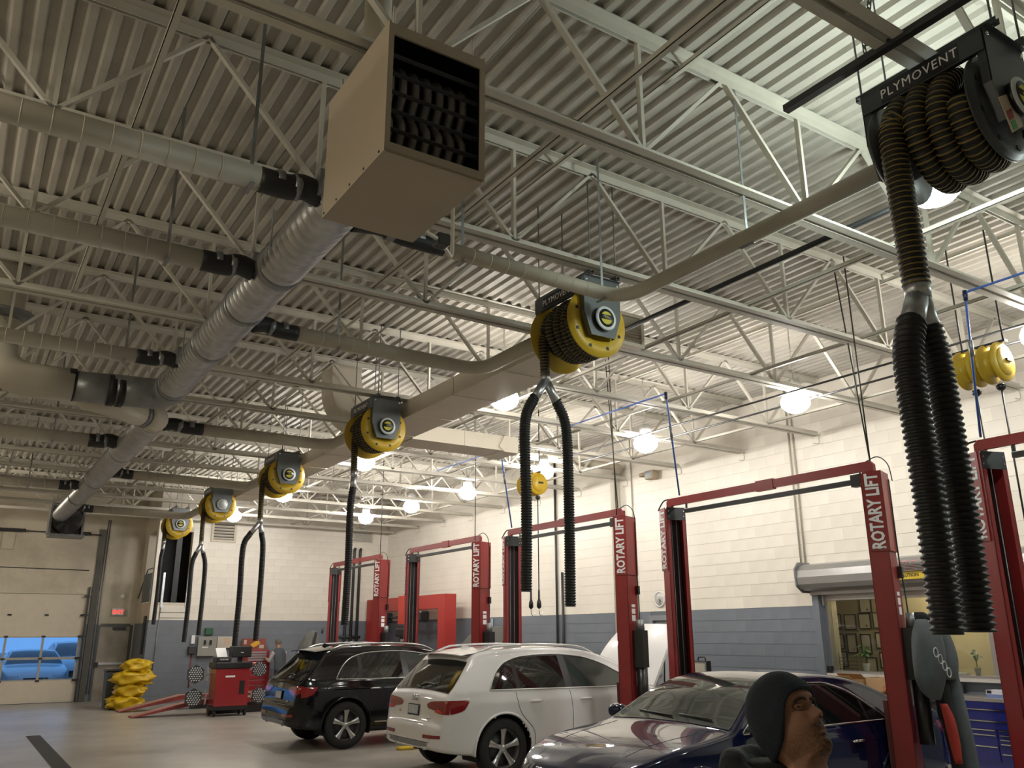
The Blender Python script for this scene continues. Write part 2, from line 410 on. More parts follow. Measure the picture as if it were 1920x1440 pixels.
tubem = mat('sooty_heat_exchanger', (.22, .21, .20), .45, .5, var=.2)
for k in range(7):
    x = x0+.07+k*.073
    p = [(x, y0+.17, z0+.12), (x, y0+.12, z0+.24), (x, y0+.17, z0+.34), (x, y0+.12, z0+.46), (x, y0+.14, z0+.58), (x, y0+.24, z0+.64)]
    MB().tube(smooth_path(p, 5), .024, 10).build('exchanger_tube', tubem, h, True)
MB().box((x0+.013, y0+.3, z0+.013), (x1-.013, y0+.31, z1-.013)).build('inner_baffle', blackp, h, True)
for a, b in (((x0+.0125, y0+.014, z0+.014), (x0+.016, y0+.3, z1-.014)), ((x1-.016, y0+.014, z0+.014), (x1-.0125, y0+.3, z1-.014)), ((x0+.016, y0+.014, z0+.0125), (x1-.016, y0+.3, z0+.016)), ((x0+.016, y0+.014, z1-.016), (x1-.016, y0+.3, z1-.0125))): MB().box(a, b).build('inner_liner', blackp, h, True)
for k in range(5): MB().cyl((x0-.004, y0+.06+k*.19, z0+.02), (x0, y0+.06+k*.19, z0+.02), .007, 8).build('screw', darkst, h, True)
for x in (x0+.05, x1-.05):
    for y in (y0+.06, y1-.06): MB().cyl((x, y, z1), (x, y, 5.02), .007, 6).build('hanger_rod', steelw, h, True)
MB().tube(rounded_path([(x0+.24, y1-.1, z1), (x0+.24, y1-.1, 5.4), (x0+.24, y1-.1, ZD+.03)], .05), .085, 16).build('flue_pipe', pipew, h, True)
g = MB(); g.tube(rounded_path([(2.0, 4.2, 4.2), (2.3, 4.4, 4.25), (2.5, 4.6, 4.25), (2.5, 4.6, 4.95)], .06), .014, 8); g.build('gas_pipe', pipew, h, True)
MB().rbox((2.27, 4.36, 4.21), (2.36, 4.45, 4.29), .01).build('gas_valve', darkst, h, True)
# ------------------------------------------------------------------ exhaust ducts
def spiral_duct(name, a, b, r, label, m=galv, pitch=.11, ribw=.0035):
    a = Vector(a); b = Vector(b); L = (b-a).length; t = (b-a)/L
    o = thing(name, label, 'duct', tuple(a))
    pts = []; R = []; n = int(L/pitch)
    for i in range(n+1):
        for d, q in ((0, 0), (pitch*.80, 0), (pitch*.84, ribw), (pitch*.94, ribw), (pitch*.98, 0)):
            s = i*pitch+d
            if s <= L: pts.append(a+t*s); R.append(r+q)
    # the seam climbs: tilt alternate points slightly through the ring angle
    mb = MB(); nn = 24; u = Vector((0, 0, 1)); w = t.cross(u).normalized(); u = w.cross(t)
    rings = []
    for p, q in zip(pts, R):
        rings.append([p+t*(pitch*(k/nn-.5)*.9)+(u*math.cos(2*PI*k/nn)+w*math.sin(2*PI*k/nn))*q for k in range(nn)])
    mb.loft(rings, True, True, 0, True); mb.build('spiral_tube', m, o, True)
    return o
d1 = spiral_duct('spiral_duct', (1.85, 4.75, 4.70), (1.85, 10.45, 4.70), .185, 'shiny galvanised spiral duct running behind the tan heater')
for y in (6.35, 7.35, 8.6, 10.3): MB().lathe([(.186, -.04), (.197, -.036), (.197, .036), (.186, .04)], (1.85, y, 4.7), 'y', 24).build('coupling_band', galvd, d1, True)
for y, sx in ((5.02, -1), (6.55, -1), (9.35, -1), (5.34, 1), (7.85, 1)):
    MB().box((1.85+sx*.12, y-.11, 4.64), (1.85+sx*.20, y+.11, 4.83)).build('saddle_tap', galvd, d1, True)
for y in (6.0, 9.0):
    for x in (1.66, 2.037): MB().box((x-.003, y-.015, 4.7), (x+.003, y+.015, 5.01)).build('strap', galvd, d1, True)
big = thing('exhaust_trunk_pipe', 'wide pale exhaust pipe elbowing from the spiral duct up to the roof', 'pipe', (.05, 10.85, 4.7))
MB().tube(rounded_path([(1.85, 10.4, 4.7), (1.85, 10.88, 4.7), (1.25, 10.88, 4.68)], .5, 10), .19, 24).build('metal_elbow', galvd, big, True)
MB().tube([(1.30, 10.88, 4.68), (.80, 10.88, 4.66)], .185, 24).build('metal_sleeve', galvd, big, True)
for x in (1.24, 1.34, .80): MB().cyl((x-.035, 10.88, 4.67), (x+.035, 10.88, 4.67), .196, 24).build('rubber_band', blackr, big, True)
MB().tube(rounded_path([(.82, 10.88, 4.66), (.0, 10.88, 4.66), (.0, 10.88, ZD-.004)], .5, 10), .2, 24).build('painted_elbow', pipew, big, True)
MB().lathe([(.2, -.06), (.34, 0), (.34, .02), (.2, .05)], (0, 10.88, 5.38), 'z', 24).build('dark_collar', galvd, big, True)
lat = thing('duct_offset_piece', 'short pale spiral duct slanting off under the exhaust trunk pipe', 'duct', (1.2, 11.3, 4.5))
MB().tube([(.85, 11.0, 4.62), (1.0, 11.1, 4.60), (1.78, 11.7, 4.60)], [.05, .15, .155], 20).build('slanted_tube', pipew, lat, True)
MB().tube(rounded_path([(1.76, 11.68, 4.6), (1.95, 11.85, 4.62), (1.95, 12.25, 4.66)], .25, 6), .17, 20).build('pale_elbow', pipew, lat, True)
MB().cyl((1.72, 11.655, 4.6), (1.77, 11.69, 4.6), .165, 20).build('rubber_band', galvd, lat, True)
d2 = spiral_duct('spiral_duct', (1.95, 12.15, 4.66), (1.95, 23.6, 4.70), .185, 'shiny galvanised spiral duct leading to the far roof fan', pitch=.12)
for y in (14.6, 17.6, 20.2): MB().lathe([(.186, -.045), (.199, -.04), (.199, .04), (.186, .045)], (1.95, y, 4.68), 'y', 24).build('coupling_band', galvd, d2, True)
# branch pipes
BR = 'branch pipes off the spiral ducts'
def branch(label, pts, r, rubber, straps=(), m=pipew):
    o = thing('branch_pipe', label, 'pipe', tuple(pts[-1]))
    # pts from the duct outward; 'rubber' = length of the dark flexible sleeve near the duct
    P = [Vector(p) for p in pts]
    a = P[0]; b = P[1]; d = (b-a).normalized()
    MB().tube(smooth_path([a, a+d*rubber*.3+Vector((0, 0, .03)), a+d*rubber*.55, a+d*rubber], 5), [r*1.05]*16, 16).build('rubber_sleeve', blackr, o, True)
    for q in (.42, .70): MB().cyl(a+d*rubber*(q-.06)+Vector((0, 0, .012)), a+d*rubber*(q+.06)+Vector((0, 0, .012)), r*1.08, 16).build('clamp_band', galvd, o, True)
    path = rounded_path([a+d*rubber*.9]+P[1:], .28, 8)
    MB().tube(path, r, 18).build('painted_tube', m, o, True)
    L = (P[1]-a).length; s = rubber+.25
    while s < L-.35:
        c = a+d*s; MB().cyl(c, c+d*.008, r*1.025, 18).build('seam', m, o, True); s += .16 if r < .09 else .22
    for q in straps:
        MB().box((q[0]-.012, q[1]-.012, q[2]+r*.3), (q[0]+.012, q[1]-.008, 5.98)).box((q[0]-.014, q[1]-r-.004, q[2]-r-.004), (q[0]+.014, q[1]+r+.004, q[2]-r)).build('strap_hanger', galvd, o, True)
    return o
zb = 4.65
branch('off-white branch pipe passing the heater and bending to the nearest reel', [(2.03, 5.27, 4.68), (4.6, 5.27, zb), (4.6, 2.62, zb)], .062, .75, [(2.95, 5.27, zb), (4.35, 5.27, zb), (4.6, 3.85, zb)])
branch('off-white branch pipe bending behind the grey rectangular duct', [(2.03, 7.75, 4.68), (4.6, 7.75, zb), (4.6, 6.3, zb)], .075, .45, [(2.9, 7.75, zb)])
branch('off-white branch pipe crossing to the reel by the S-shaped duct', [(2.12, 12.35, 4.66), (4.62, 12.35, zb), (4.62, 11.05, zb)], .085, .55)
branch('off-white branch pipe crossing to the reel above the alignment ramps', [(2.12, 16.8, 4.68), (4.65, 16.8, zb), (4.65, 15.3, zb)], .085, .35)
branch('off-white branch pipe nearest the far roof fan', [(2.12, 22.0, 4.68), (4.6, 22.0, zb), (4.6, 19.5, zb)], .085, .35)
branch('fat off-white branch pipe reaching the spiral duct behind the heater', [(1.70, 5.02, 4.68), (-3.2, 5.02, 4.68)], .082, .42, [(1.22, 5.02, 4.68)])
branch('off-white branch pipe next to the fat one on the spiral duct', [(1.68, 6.5, 4.68), (-3.2, 6.5, 4.68)], .082, .42, [(1.0, 6.5, 4.68)])
branch('off-white branch pipe just before the exhaust trunk elbow', [(1.68, 9.35, 4.68), (-3.2, 9.35, 4.68)], .075, .42, [(1.15, 9.35, 4.68)])
branch('off-white branch pipe leaving the far spiral duct to the left', [(1.78, 14.05, 4.68), (-3.2, 14.05, 4.68)], .10, .40, [(.9, 14.05, 4.68)])
branch('thin off-white branch pipe leaving the far spiral duct beside the lamp', [(1.78, 18.7, 4.68), (-3.2, 18.7, 4.68)], .09, .35, [(.9, 18.7, 4.68)])
# roof fan at the end of the second duct
fn = thing('exhaust_fan_unit', 'dark round fan in a galvanised housing at the end of the duct', 'fan', (2.1, 24.0, 4.2))
MB().box((1.75, 23.65, 4.18), (2.55, 24.3, 4.24)).box((2.45, 23.6, 4.24), (2.5, 24.2, 5.0)).box((1.72, 23.6, 4.24), (1.77, 24.2, 5.0)).box((1.77, 23.9, 4.24), (2.45, 24.2, 4.98)).build('housing', galvd, fn, True)
MB().lathe([(.12, -.02), (.33, -.02), (.35, 0), (.35, .24), (.10, .25)], (2.12, 23.6, 4.58), 'y', 24).build('fan_shroud', blackp, fn, True)
for k in range(8):
    a = 2*PI*k/8; MB().bar((2.12+.07*math.cos(a), 23.57, 4.58+.07*math.sin(a)), (2.12+.31*math.cos(a), 23.57, 4.58+.31*math.sin(a)), .09, .006, 0, (0, 1, .3)).build('fan_blade', darkst, fn, True)
MB().lathe([(.02, -.06), (.08, -.05), (.08, 0)], (2.12, 23.57, 4.58), 'y', 16).build('hub', darkst, fn, True)
# ------------------------------------------------------------------ rectangular supply duct
rd = thing('rectangular_duct', 'long cream rectangular sheet-metal duct hung beside the hose reels', 'duct', (5.3, 9.0, 4.75))
ys = [6.6, 7.9, 9.1, 10.3, 11.5, 12.35]
ys += [13.6, 14.85, 16.1, 17.35, 18.6, 19.6]
for i in range(len(ys)-1):
    MB().box((5.0, ys[i]+.004, 4.75 if i < 5 else 4.78), (5.65 if i < 5 else 5.5, ys[i+1]-.004, 4.995)).build('duct_section', ductw, rd)
for o in rd.children: o.location = (-5.3, -9.0, -4.75)
for y in ys[1:-1]: MB().box((4.992, y-.008, 4.742 if y < 12.5 else 4.772), (5.658 if y < 12.5 else 5.508, y+.008, 4.996)).build('joint_flange', ductw, rd, True)
cd = thing('cross_duct', 'short cream rectangular duct running from the long duct towards the wall', 'duct', (6.5, 11.9, 4.75))
for a, b in ((5.66, 6.6), (6.6, 7.35)): MB().box((a+.003, 11.6, 4.74), (b-.003, 12.2, 4.99)).build('duct_section', ductw, cd, True)
MB().prism([(7.35, 4.72), (7.62, 4.72), (7.62, 4.99), (7.35, 4.99), (7.25, 4.80)], lambda u, v, t: (u, t, v), 11.58, 12.22).build('end_boot', ductw, cd, True)
sd = thing('curved_duct', 'cream S-curved sheet-metal duct rising from the long duct to the roof', 'duct', (5.2, 12.6, 5.0))
A = smooth_path([(5.0, 5.0, 0), (4.78, 5.15, 0), (4.62, 5.45, 0), (4.58, 5.8, 0), (4.58, ZD-.004, 0)], 5)
B = smooth_path([(5.62, 5.0, 0), (5.60, 5.2, 0), (5.42, 5.42, 0), (5.14, 5.62, 0), (5.08, 5.82, 0), (5.08, ZD-.004, 0)], 5)
MB().prism([(p.x, p.y) for p in A]+[(p.x, p.y) for p in reversed(B)], lambda u, v, t: (u, t, v), 12.36, 12.85).build('s_bend', ductw, sd, True)
ar = thing('air_register', 'small cream louvred air register just beyond the yellow reel', 'vent', (6.17, 7.0, 4.98))
MB().box((5.98, 6.95, 5.0), (6.36, 7.08, 5.04)).box((5.98, 6.95, 5.36), (6.36, 7.08, 5.40)).box((5.98, 6.95, 5.04), (6.02, 7.08, 5.36)).box((6.32, 6.95, 5.04), (6.36, 7.08, 5.36)).build('frame', ductw, ar, True)
MB().box((6.02, 7.06, 5.04), (6.32, 7.08, 5.36)).build('back', blackp, ar, True)
for k in range(9): MB().bar((6.02, 6.99, 5.055+k*.036), (6.32, 6.99, 5.055+k*.036), .045, .004, 0, (0, .6, 1)).build('blade', ductw, ar, True)
# ------------------------------------------------------------------ exhaust hose reels
def ribbed(mb, path, r, pitch=.03, n=14, depth=.14, crest=.35, taper=None):
    # corrugated hose along a dense polyline; material 0 = valley, 1 = crest
    P = [Vector(p) for p in path]; acc = [0.]
    for i in range(1, len(P)): acc.append(acc[-1]+(P[i]-P[i-1]).length)
    L = acc[-1]; pts = []; R = []; s = 0.; j = 0; i = 0
    while s < L:
        for d, q in ((0, 1-depth), (.5-crest/2, 1-depth), (.5-crest/4, 1), (.5+crest/2, 1), (.5+crest*.75, 1-depth)):
            q_s = s+d*pitch
            if q_s > L: break
            while j < len(acc)-2 and acc[j+1] < q_s: j += 1
            t = (q_s-acc[j])/max(1e-6, acc[j+1]-acc[j]); pts.append(P[j].lerp(P[j+1], t)); R.append(r*q)
        s += pitch
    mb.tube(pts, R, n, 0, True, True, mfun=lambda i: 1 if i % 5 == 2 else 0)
    return mb
plate = mat('reel_plate_grey', (.12, .13, .135), .38, .45, var=.1)
plated = mat('reel_plate_dark', (.06, .065, .07), .4, .3, var=.1)
labelk = mat('label_black', (.02, .02, .02), .4)
labely = mat('label_yellow', (.55, .5, .03), .4)
hubw = mat('hub_ring_white', (.62, .66, .67), .4)
def disc_flange(r, c, y, sgn, m, parent, holes=8):
    prof = [(.05, 0), (r*.55, 0), (r*.6, -.018*sgn), (r*.93, -.018*sgn), (r*.96, 0), (r, 0), (r, .012*sgn), (.05, .012*sgn)]
    o = MB().lathe(prof, (c[0], y, c[2]), 'y', 36).build('flange', m, parent)
    for k in range(holes):
        a = 2*PI*(k+.5)/holes; x, z = c[0]+r*.78*math.cos(a), c[2]+r*.78*math.sin(a)
        MB().cbox((x, y-.02*sgn, z), (.028, .006, .028)).build('bolt_slot', blackp, o)
    return o
def make_reel(loc, label, flange_m, R=.335, hr=.052, turns=4, bigtext=False, dark=False, blank=False):
    t = thing('exhaust_hose_reel', label, 'hose reel', loc, group='exhaust hose reels')
    pm = plated if dark else plate; D = .76
    for y, sg in ((0, -1), (D, 1)):
        w0, w1, zt, zb_ = .21, .135, .40, -.165
        pl = MB().prism([(-w0, zt), (-w0, .05), (-w1, zb_), (w1, zb_), (w0, .05), (w0, zt)], lambda u, v, q: (u, q, v), y-.004, y+.004).build('side_plate', pm, t)
        for s in (-1, 1): MB().prism([(s*w0, zt), (s*w0, .05), (s*w1, zb_), (s*w1, zb_)], lambda u, v, q: (u+q*.0, y-sg*(0 if q == 0 else .05), v) if q == 0 else (u, y-sg*.05, v), 0, 1).build('folded_edge', pm, pl)
        MB().box((-w0, y-.03 if sg < 0 else y, zt), (w0, y if sg < 0 else y+.03, zt+.006)).build('top_lip', pm, pl)
        for x in (-w0+.03, w0-.03): MB().cyl((x, y-.012, zt-.04), (x, y+.012, zt-.04), .012, 8).build('bolt', chrome, pl)
    disc_flange(R, (0, 0, 0), .085, 1, flange_m, t); disc_flange(R, (0, 0, 0), .685, -1, flange_m, t)
    MB().lathe([(.03, .09), (R*.52, .09), (R*.52, .68), (.03, .68)], (0, 0, 0), 'y', 24).build('drum', plated, t)
    # hub and round label on the near plate
    hb = MB().lathe([(.02, 0), (.10, 0), (.105, -.05), (.02, -.05)], (0, -.004, 0), 'y', 28).build('hub', blackp, t)
    MB().lathe([(.088, -.056), (.112, -.054), (.118, -.045), (.105, -.04), (.088, -.05)], (0, 0, 0), 'y', 32, caps=False).build('hub_ring', hubw, hb)
    if blank: MB().lathe([(.0, -.0555), (.089, -.0555), (.089, -.05), (.0, -.05)], (0, 0, 0), 'y', 24).build('hub_cap', hubw, hb)
    else:
        MB().lathe([(.0, -.0555), (.089, -.0555), (.089, -.05), (.0, -.05)], (0, 0, 0), 'y', 24).build('label_disc', labelk, hb)
        for a0, a1, zc in ((.15*PI+.05, .85*PI-.05, 0), (1.08*PI, 1.92*PI, 0)):
            pts = [(.062*math.cos(a0+(a1-a0)*i/12), .062*math.sin(a0+(a1-a0)*i/12)) for i in range(13)]
            MB().prism(pts, lambda u, v, q: (u, q, v), -.059, -.056).build('label_patch', labely, hb)
        text('label_print', 'SER', .026, labely, hb, (0, -.058, .004), (1, 0, 0), (0, 0, 1), .0008)
    # cross bars; the maker's name on the one towards -x
    MB().box((-.225, .004, .25), (-.195, D-.004, .38)).build('cross_bar', pm, t)
    nb = MB().box((-.229, .14, .262), (-.225, .62, .372)).build('name_strip', blackp, t)
    text('name_print', 'PLYM\u03a9VENT'.replace('\u03a9', 'O'), .085, white, nb, (-.2295, .38, .315), (0, -1, 0), (0, 0, 1), .0015, .0, 1.12, .92)
    MB().box((.195, .004, .25), (.225, D-.004, .34)).build('cross_bar', pm, t)
    # mounting rails up to the joists
    for x in (-.15, .15):
        MB().box((x-.02, -.06, .405), (x+.02, D+.06, .409)).box((x-.02, -.06, .409), (x-.017, D+.06, .444)).box((x+.017, -.06, .409), (x+.02, D+.06, .444)).build('mounting_rail', pm, t)
        for y in (-.03, D+.03): MB().cyl((x, y, .40), (x, y, ZD-loc[2]), .007, 6).build('hanger_rod', galvd, t)
    # coil
    path = []; cr = R*.60+hr; span = .40
    n = 30*turns
    for i in range(n+1):
        a = PI-(2*PI*turns)*(1-i/n); wob = .012*math.sin(i*.37)
        path.append((math.cos(a)*(cr+wob), .15+(span)*(i/n), math.sin(a)*(cr+wob)))
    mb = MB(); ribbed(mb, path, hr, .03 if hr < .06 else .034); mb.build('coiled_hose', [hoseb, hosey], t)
    return t
def hang(t, x, y, ztop, zfork, legs, hr=.052, lr=.052, fork='x'):
    # the free end: hose, metal fork and black legs; coordinates in the reel's space
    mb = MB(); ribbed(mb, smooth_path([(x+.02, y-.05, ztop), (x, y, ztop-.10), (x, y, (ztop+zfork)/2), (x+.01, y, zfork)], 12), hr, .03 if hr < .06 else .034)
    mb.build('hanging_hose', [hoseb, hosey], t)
    fk = MB().tube([(x+.01, y, zfork+.04), (x+.01, y, zfork-.06)], [hr*.95, hr*.9], 16).build('metal_fork', galv, t)
    for i, (lx, ly, zend) in enumerate(legs):
        d = Vector((lx-x, ly-y, 0)); a = Vector((x+.01, y, zfork-.03)); b = Vector((x, y, zfork-.26))+d*.62
        if d.length < .02: b = Vector((x, y, zfork-.25))
        MB().tube([a, b], [hr*.8, lr*.85], 14).build('fork_arm', galv, fk)
        mb = MB(); p = smooth_path([b-(b-a).normalized()*.05, b, Vector((lx, ly, zfork-.5)), Vector((lx+.01, ly, (zfork-.5+zend)/2)), Vector((lx, ly, zend))], 14)
        ribbed(mb, p, lr, .024 if lr < .06 else .034, 14, .13, .4); mb.build('black_hose_leg', [blackr, blackr], t)
Z0 = 4.55
r0 = make_reel((4.5, 1.84, Z0+.06), 'large dark hose reel with fat brown ribbed coils and PLYMOVENT strip', plated, .32, .072, 3, dark=True)
hang(r0, -.27, .56, .10, -.98, [(-.45, .56, -2.82), (-.17, .56, -2.81)], .076, .080)
tagm = mat('paper_tag', (.55, .45, .33), .7)
tg = MB().prism([(-.20, -.06), (-.06, .02), (.02, -.16), (-.12, -.25)], lambda u, v, q: (u, q, v), -.012, -.008).build('paper_tag', tagm, r0)
MB().prism([(-.15, -.13), (-.09, -.09), (-.07, -.14), (-.13, -.18)], lambda u, v, q: (u, q, v), -.014, -.012).build('red_print', mat('tag_red', (.3, .04, .03), .6), tg)
MB().prism([(-.12, -.18), (-.07, -.15), (-.05, -.20), (-.10, -.23)], lambda u, v, q: (u, q, v), -.014, -.012).build('green_print', mat('tag_green', (.06, .3, .08), .6), tg)
r1 = make_reel((4.6, 5.57, Z0), 'bright yellow flanged hose reel hung beside the long rectangular duct', yellow)
r2 = copy_tree(r1); r2.location = (4.66, 10.38, Z0); r2['label'] = 'yellow hose reel in front of the S-curved duct with one straight hose'
r3 = copy_tree(r1); r3.location = (4.70, 14.6, Z0); r3['label'] = 'yellow hose reel with forked hose hanging over the red alignment console'
r4 = make_reel((4.64, 18.85, Z0), 'yellow hose reel with a plain silver hub without label', yellow, blank=True)
r5 = copy_tree(r1); r5.location = (4.62, 22.8, Z0); r5['label'] = 'yellow hose reel farthest back beside the dark mezzanine opening'
hang(r1, -.22, .62, .05, -.42, [(-.45, .62, -2.40), (.02, .62, -2.52)])
hang(r2, -.22, .55, .05, -.58, [(-.24, .55, -2.62)])
hang(r3, -.30, .50, .05, -.78, [(-.55, .5, -2.92), (-.20, .5, -2.84)])
hang(r4, -.26, .45, .05, -.80, [(-.40, .45, -2.88), (-.12, .45, -2.74)])
hang(r5, -.28, .40, .05, -.42, [(-.30, .40, -2.48)])
# dark rail and perforated angles by the nearest reel
dr = thing('dark_steel_rail', 'dark steel channel rail above the large dark hose reel', 'rail', (3.98, 2.0, 4.98))
MB().box((3.96, -.5, 4.975), (4.01, 2.93, 4.983)).box((3.96, -.5, 4.983), (3.966, 2.93, 5.02)).box((4.004, -.5, 4.983), (4.01, 2.93, 5.02)).build('channel', darkst, dr, True)
def perf(mb, a, b, w=.04):
    a = Vector(a); b = Vector(b); L = (b-a).length; n = int(L/.05); d = (b-a)/n; x = d.cross(Vector((0, 1, 0))).normalized()*w/2
    for k in range(n):
        p = a+d*k; q = a+d*(k+1); m0 = p+d*.3; m1 = p+d*.7
        e = x*.35; f = Vector((0, .004, 0))
        for s in (-1, 1):
            mb.add([p+s*x, q+s*x, q+s*e, p+s*e], [(0, 1, 2, 3)])
        mb.add([p-e, p+e, m0+e, m0-e], [(0, 1, 2, 3)]); mb.add([m1-e, m1+e, q+e, q-e], [(0, 1, 2, 3)])
for q in (((3.985, 2.35, 5.03), (3.985, 2.35, 6.0)), ((4.0, 2.35, 5.1), (4.25, 2.35, 5.9)), ((3.985, .9, 5.03), (3.985, .9, 6.0))):
    mb = MB(); perf(mb, *q); mb.build('perforated_angle', darkst, dr, True)
# ------------------------------------------------------------------ two-post lifts
XLIFT, LZ = 8.2, 3.465
pad = mat('lift_pad_black', (.02, .02, .022), .35)
def make_lift(label, yn, S, near=True, power=True):
    t = thing('two_post_lift', label, 'car lift', (XLIFT, yn+S/2, 0), group='two-post car lifts')
    for sg in ((-1, 1) if near else (1,)):
        # column frame: n = towards the open side, u = across it
        cy = sg*S/2; n = Vector((-.342, -sg*.94, 0)); u = Vector((-.94, sg*.342, 0))   # u points to the -x side
        P = lambda a, b, z: (u.x*a+n.x*b, cy+u.y*a+n.y*b, z)
        col = MB(); W, D, th = .14, .20, .012
        def slab(mb, a0, a1, b0, b1, z0, z1, mi=0):
            mb.loft([[P(a0, b0, z), P(a1, b0, z), P(a1, b1, z), P(a0, b1, z)] for z in (z0, z1)], True, True, mi)
        c = slab
        c(col, -W, W, -D/2, -D/2+th, 0, LZ-.02); c(col, -W, -W+th, -D/2, D/2, 0, LZ-.02); c(col, W-th, W, -D/2, D/2, 0, LZ-.02)
        c(col, -W, -W+.05, D/2-th, D/2, 0, LZ-.02); c(col, W-.05, W, D/2-th, D/2, 0, LZ-.02)
        cobj = col.build('column', red, t)
        mb = MB(); slab(mb, -W+.014, W-.014, -D/2+.014, -D/2+.03, .05, LZ-.05); mb.build('inner_channel', mat('shaded_channel', (.03, .012, .012), .5), cobj)  # near-black colour paints in the shade inside the open column
        mb = MB(); slab(mb, -W-.06, W+.06, -D/2-.1, D/2+.06, 0, .02); mb.build('base_plate', red, cobj)
        for a in (-.03, .04): MB().cyl(P(a, .02, .1), P(a, .02, LZ-.1), .005, 6).build('lifting_cable', galvd, cobj)
        mb = MB(); slab(mb, -W+.02, W-.02, -.05, D/2+.05, .35, 1.15); mb.build('carriage', redd, cobj)
        mb = MB(); slab(mb, -W-.012, W+.012, -D/2-.02, -D/2, 2.62, LZ); slab(mb, W, W+.012, -D/2, D/2-.03, 2.62, LZ); slab(mb, -W-.012, -W, -D/2, D/2-.03, 2.62, LZ); hc = mb.build('header_cover', red, t)
        mb = MB(); slab(mb, -W+.005, W-.005, D/2-.012, D/2+.004, LZ-.17, LZ-.0); tp = mb.build('top_plate', pad, t)
        for a in (-W+.03, W-.03):
            for z in (LZ-.05, LZ-.12): MB().cyl(P(a, D/2+.004, z), P(a, D/2+.010, z), .010, 8).build('bolt', chrome, tp)
        # lettering, reading upwards, on the side towards -x
        s = u; fx = (0, 0, 1); loc = P(W+.0135, -.02, 3.04)
        yd = -n*1.0 if sg < 0 else n
        xd = Vector((0, 0, 1)); ydv = (u.cross(xd))
        text('lettering', 'ROTARY LIFT', .185, white, hc, loc, xd, ydv, .0012, .006, 1.0, .72)
        mb = MB(); q = u.cross(xd)
        for k in (0, 1): mb.tube(smooth_path([Vector(P(W+.0145, -.02, 2.66))+q*.05, Vector(P(W+.0145, -.02, 2.645))+q*.0, Vector(P(W+.0145, -.02, 2.66))-q*.05], 4), .006, 6)
        mb.build('logo_mark', white, hc)
        if sg < 0 and power:
            b0 = MB(); slab(b0, -.10, .06, -D/2-.16, -D/2-.001, 1.35, 1.85); pu = b0.build('power_unit', blackp, t)
            MB().tube([P(-.02, -D/2-.09, .75), P(-.02, -D/2-.09, 1.35)], .075, 16).build('oil_tank', blackp, pu)
            MB().tube([P(-.02, -D/2-.09, 1.85), P(-.02, -D/2-.09, 2.0)], [.06, .05], 14).build('motor', galvd, pu)
            MB().tube(smooth_path([P(-.05, -D/2-.06, 1.95), P(-.08, -D/2-.05, 2.2), P(-.1, -D/2-.03, 2.6), P(-.11, -D/2-.03, 3.4)], 6), .008, 6).build('power_cable', blackr, pu)
            b1 = MB(); slab(b1, -.13, -.08, -D/2-.05, -D/2-.001, 2.35, 2.47); b1.build('switch_box', blackp, pu)
            for z0, z1, w in ((1.98, 2.06, .10), (2.08, 2.15, .10), (2.17, 2.21, .10), (1.1, 1.3, .05)):
                b2 = MB(); slab(b2, -.05, -.05+w, -D/2-.003, -D/2-.0005, z0, z1); b2.build('sticker', white, cobj)
    # overhead beam, padded bar and its switch
    bm = MB(); y0, y1 = -S/2, S/2
    zt = LZ+.13
    bm.prism([(y0-.05, LZ+.02), (y0-.05, zt-.04), (y0-.01, zt), (y1+.02, zt), (y1+.06, zt-.04), (y1+.06, LZ-.02), (y1-.03, LZ-.02), (y1-.03, zt-.10), (y0+.1, zt-.10), (y0+.06, LZ+.02)], lambda a, b, q: (q-.03, a, b), -.025, .025)
    bo = bm.build('overhead_beam', red, t)
    MB().box((-.062, -.25, zt-.115), (.0, .02, zt+.012)).build('splice_plate', red, bo)
    bp = MB().bar((-.03, y0+.22, zt-.20), (-.03, y1-.28, zt-.20), .05, .05).build('padded_bar', pad, t)
    MB().box((-.055, y0+.22, zt-.174), (-.005, y1-.28, zt-.170)).build('bar_top', white, bp)
    MB().cbox((-.03, y0+.17, zt-.19), (.09, .12, .13)).build('limit_switch', blackp, bp)
    MB().bar((-.03, y1-.3, zt-.2), (-.03, y1-.3, zt-.09), .02, .02).build('bar_bracket', pad, bp)
    MB().tube(smooth_path([(-.03, y1+.04, zt), (-.05, y1+.12, zt-.02), (-.08, y1+.17, zt-.1), (-.10, y1+.18, LZ-.02)], 5), .01, 6).build('hydraulic_hose', blackr, t)
    MB().tube(smooth_path([(-.03, y0+.05, zt), (-.0, y0-.08, zt+.04), (.05, y0-.16, zt-.05), (.08, y0-.17, LZ-.1)], 5), .006, 6).build('control_wire', blackr, t)
    return t
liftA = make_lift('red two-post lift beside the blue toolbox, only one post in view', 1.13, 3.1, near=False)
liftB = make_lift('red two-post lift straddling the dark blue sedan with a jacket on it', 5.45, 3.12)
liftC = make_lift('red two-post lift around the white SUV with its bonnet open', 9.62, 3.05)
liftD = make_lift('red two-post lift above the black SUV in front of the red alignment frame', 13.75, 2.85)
liftE = make_lift('red two-post lift standing closest to the back wall', 18.2, 2.85)
